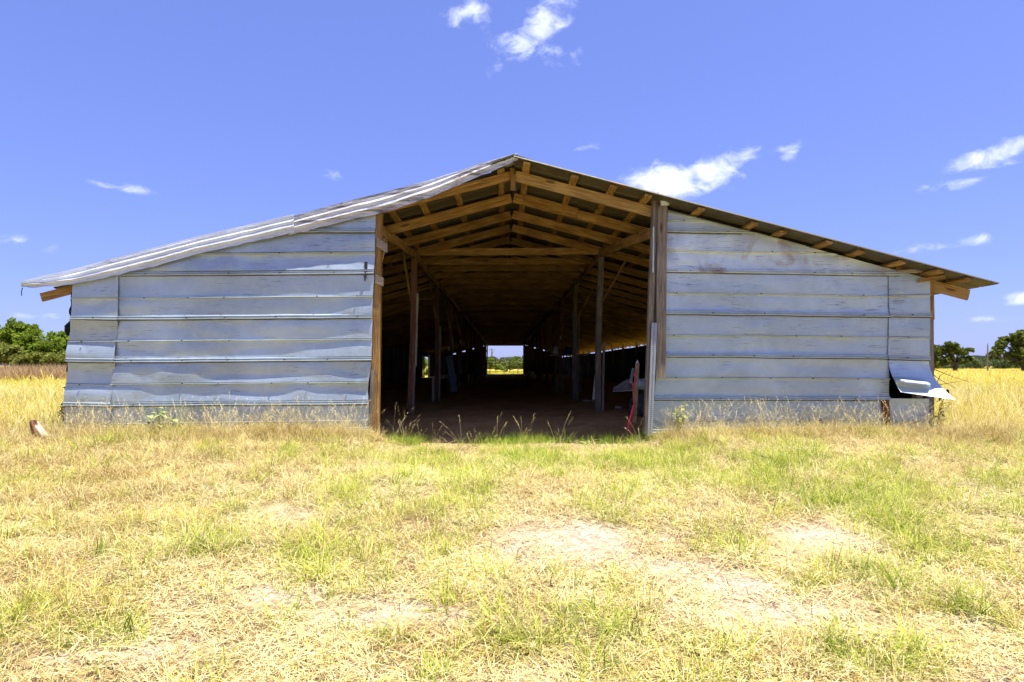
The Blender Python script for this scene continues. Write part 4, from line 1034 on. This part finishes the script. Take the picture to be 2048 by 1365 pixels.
# shelf with bundles on the right
d = 21.0
sh = thing('shelf', (P(1122, 0, d).x, d, 0), 'rough plank shelf on the right posts loaded with cloth', 'shelf')
beam('plank', P(1104, 712, d), P(1172, 709, d-1.0), .35, .04, M['pale_board'], sh)
for px in (1112, 1160): 
    p = P(px, 713, d-.4); beam('support', (p.x, p.y, 0), p, .07, .07, M['grey_timber'], sh, up=Vector((0, 1, 0)))
lump('cloth_bundle', P(1116, 711, d-.1), (.20, .15, .17), M['white'], 'pale cloth bundle at the end of the plank shelf', 'cloth', 8)
lump('cloth_bundle', P(1137, 710, d-.5), (.26, .15, .16), plain('navy_cloth', (.04, .05, .10), .9, var=.4), 'navy cloth bundle in the middle of the plank shelf', 'cloth', 9)
# drum, crate of sticks at the back
def drum(px, d, h, r_m, mat, label):
    p = at(px, d, 0); t = thing('drum', (p[0], d, floor_z(p[0], d)), label, 'drum'); z0 = floor_z(p[0], d)
    mb = MB(); prof = [(0, .98), (.02, 1), (.3, 1), (.32, 1.04), (.35, 1), (.64, 1), (.66, 1.04), (.69, 1), (.97, 1), (1, .98)]
    mb.tube([(p[0], d, z0+h*a) for a, k in prof], [r_m*k for a, k in prof], 18); mb.build('shell', mat, t, 40)
    mb = MB(); mb.tube([(p[0], d, z0+h*1.0), (p[0], d, z0+h*1.03)], [r_m*1.03, r_m*1.03], 18); mb.build('lid', M['pale_board'], t, 40)
drum(955, 36, .88, .29, M['blue_grey'], 'blue grey drum beside the left posts near the back')
drum(925, 34, .80, .29, M['dark_mix'], 'dark drum in the shade behind the third left post')
board_thing(P(947, 735, 39), P(970, 734, 39), .10, .05, plain('yellow_board', (.45, .42, .10), .8, var=.2), 'yellowish board lying across the back left clutter')
lump('paper_sack', (P(1062, 0, 40).x, 40, 0), (.32, .25, .32), M['white'], 'pale sack on the floor right of the far door', 'sack', 12)
lump('debris_lump', (P(1175, 0, 15).x, 15, .01), (.16, .12, .05), M['pale_board'], 'flat pale scrap on the dirt between the right posts', 'debris', 13)
lump('debris_lump', (P(1236, 0, 12.5).x, 12.5, .01), (.07, .06, .05), M['white'], 'small white scrap on the dirt right of the first right post', 'debris', 14)
for i, (px, py, pos) in enumerate([(898, 698, 'third left'), (921, 684, 'fourth left'), (1121, 676, 'third right')]):  # plain white plates set at the posts
    d = PB[2] if i != 1 else PB[3]
    p = P(px, py, d-.1); mb = MB(); mb.box((p.x-.02, p.y-.006, p.z-.07), (p.x+.02, p.y, p.z+.07)); tag(mb.build('white_plate', M['white'], None), 'small white plate on the %s post' % pos, 'plate')

# ------------------------------------------------------------------ plants and scrap outside
def leaf_blade(mb, p, az, el, L, w, droop=.5):
    """broad leaf, two halves folded along the rib"""
    d = Vector((math.cos(az)*math.cos(el), math.sin(az)*math.cos(el), math.sin(el))); s = Vector((-math.sin(az), math.cos(az), 0))
    m_ = [p+d*L*t+Vector((0, 0, -droop*L*t*t)) for t in (0, .35, .7, 1)]; ww = [.06, .5, .42, .0]
    vs = []
    for q, k in zip(m_, ww): vs += [q-s*w*k+Vector((0, 0, .12*w*k)), q, q+s*w*k+Vector((0, 0, .12*w*k))]
    mb.add(vs, [f for i in range(3) for f in ((i*3, i*3+1, i*3+4, i*3+3), (i*3+1, i*3+2, i*3+5, i*3+4))])
def leaf_simple(name, c, trans=.35):
    m, N, L, out = newmat(name); d = N.new("ShaderNodeBsdfDiffuse"); t = N.new("ShaderNodeBsdfTranslucent"); tc = N.new("ShaderNodeTexCoord")
    cc = mixc(N, L, tex(N, L, tc.outputs['Object'], 'noise', 14, 4), tuple(q*.65 for q in c), tuple(min(.8, q*1.35) for q in c)); L.new(cc, d.inputs[0]); L.new(cc, t.inputs[0])
    mx = N.new("ShaderNodeMixShader"); mx.inputs[0].default_value = trans; L.new(d.outputs[0], mx.inputs[1]); L.new(t.outputs[0], mx.inputs[2]); L.new(mx.outputs[0], out.inputs[0]); return m
def plant(name, base, stems, leaf, mat, label, seed):
    """stems: (end offset, number of leaves); leaf: (length, width)"""
    g = random.Random(seed); B = Vector(base); t = thing(name, base, label, 'plant')
    for off, n in stems:
        e = B+Vector(off); m_ = B.lerp(e, .5)+Vector((g.uniform(-.03, .03), 0, .04)); mb = MB(); mb.tube([B, m_, e], [.006, .005, .003], 5); mb.build('stem', M['leaf_stem'], t, 60)
        for k in range(n):
            u = .35+.65*k/max(1, n-1); p = B.lerp(m_, u*2) if u < .5 else m_.lerp(e, u*2-1)
            lb = MB(); leaf_blade(lb, p, g.uniform(0, 6.28), g.uniform(-.2, .8), leaf[0]*g.uniform(.7, 1.2), leaf[1]*g.uniform(.7, 1.2)); lb.build('leaf', mat, t, 80)
M['leaf_stem'] = leaf_simple('stem_green', (.16, .20, .06), .1)
b = P(318, 0, 8.28); plant('broadleaf_weed', (b.x, b.y, gz(b.x, b.y)), [((-.12, -.05, .28), 6), ((.10, -.06, .30), 6), ((0, -.05, .36), 7), ((.2, 0, .20), 5), ((-.2, -.02, .18), 5)], (.13, .085), leaf_simple('pale_weed_leaf', (.38, .50, .18)), 'pale green broadleaf weed at the foot of the left wall', 3)
b = P(1358, 0, 8.36); plant('vine_weed', (b.x, b.y, gz(b.x, b.y)), [((-.05, -.04, .38), 8), ((.06, -.04, .46), 9), ((-.02, -.06, .30), 6), ((.10, -.03, .26), 5)], (.075, .05), leaf_simple('lime_weed_leaf', (.36, .44, .09)), 'lime green weed climbing the foot of the right wall', 4)
b = P(1866, 0, 8.45); plant('leafy_shrub', (b.x, b.y, gz(b.x, b.y)), [((.16, -.05, .62), 7), ((.24, -.02, .42), 7), ((.05, -.06, .40), 6), ((.12, 0, .30), 5), ((-.02, -.05, .28), 5)], (.14, .045), leaf_simple('dark_shrub_leaf', (.05, .085, .025), .2), 'dark leafy shrub sprouting from the right barn corner', 5)
t = thing('bare_twigs', P(1870, 850, 8.7), 'bare twigs arching out from the right barn corner', 'twigs')
for (a, m_, e) in (((1862, 790), (1880, 752), (1895, 742)), ((1862, 772), (1890, 768), (1925, 762)), ((1860, 745), (1880, 760), (1912, 778)), ((1858, 735), (1900, 752), (1940, 765))):
    mb = MB(); mb.tube([P(*a, 8.7), P(*m_, 8.65), P(*e, 8.6)], [.006, .004, .002], 5); mb.build('twig', M['bark'], t, 60)
b = P(80, 0, 8.0); bz = gz(b.x, 8.0)
t = thing('broken_board', (b.x, 8.0, bz), 'broken white painted board lying in the grass at left', 'board')
beam('board', (b.x-.10, 8.06, bz+.22), (b.x+.11, 7.94, bz+.03), .075, .035, M['pale_board'], t)
beam('splinter', (b.x-.12, 8.02, bz+.24), (b.x-.02, 7.98, bz+.05), .07, .06, M['red_timber'], t)
beam('splinter', (b.x-.08, 8.05, bz+.14), (b.x+.02, 8.02, bz+.03), .08, .05, M['red_timber'], t)
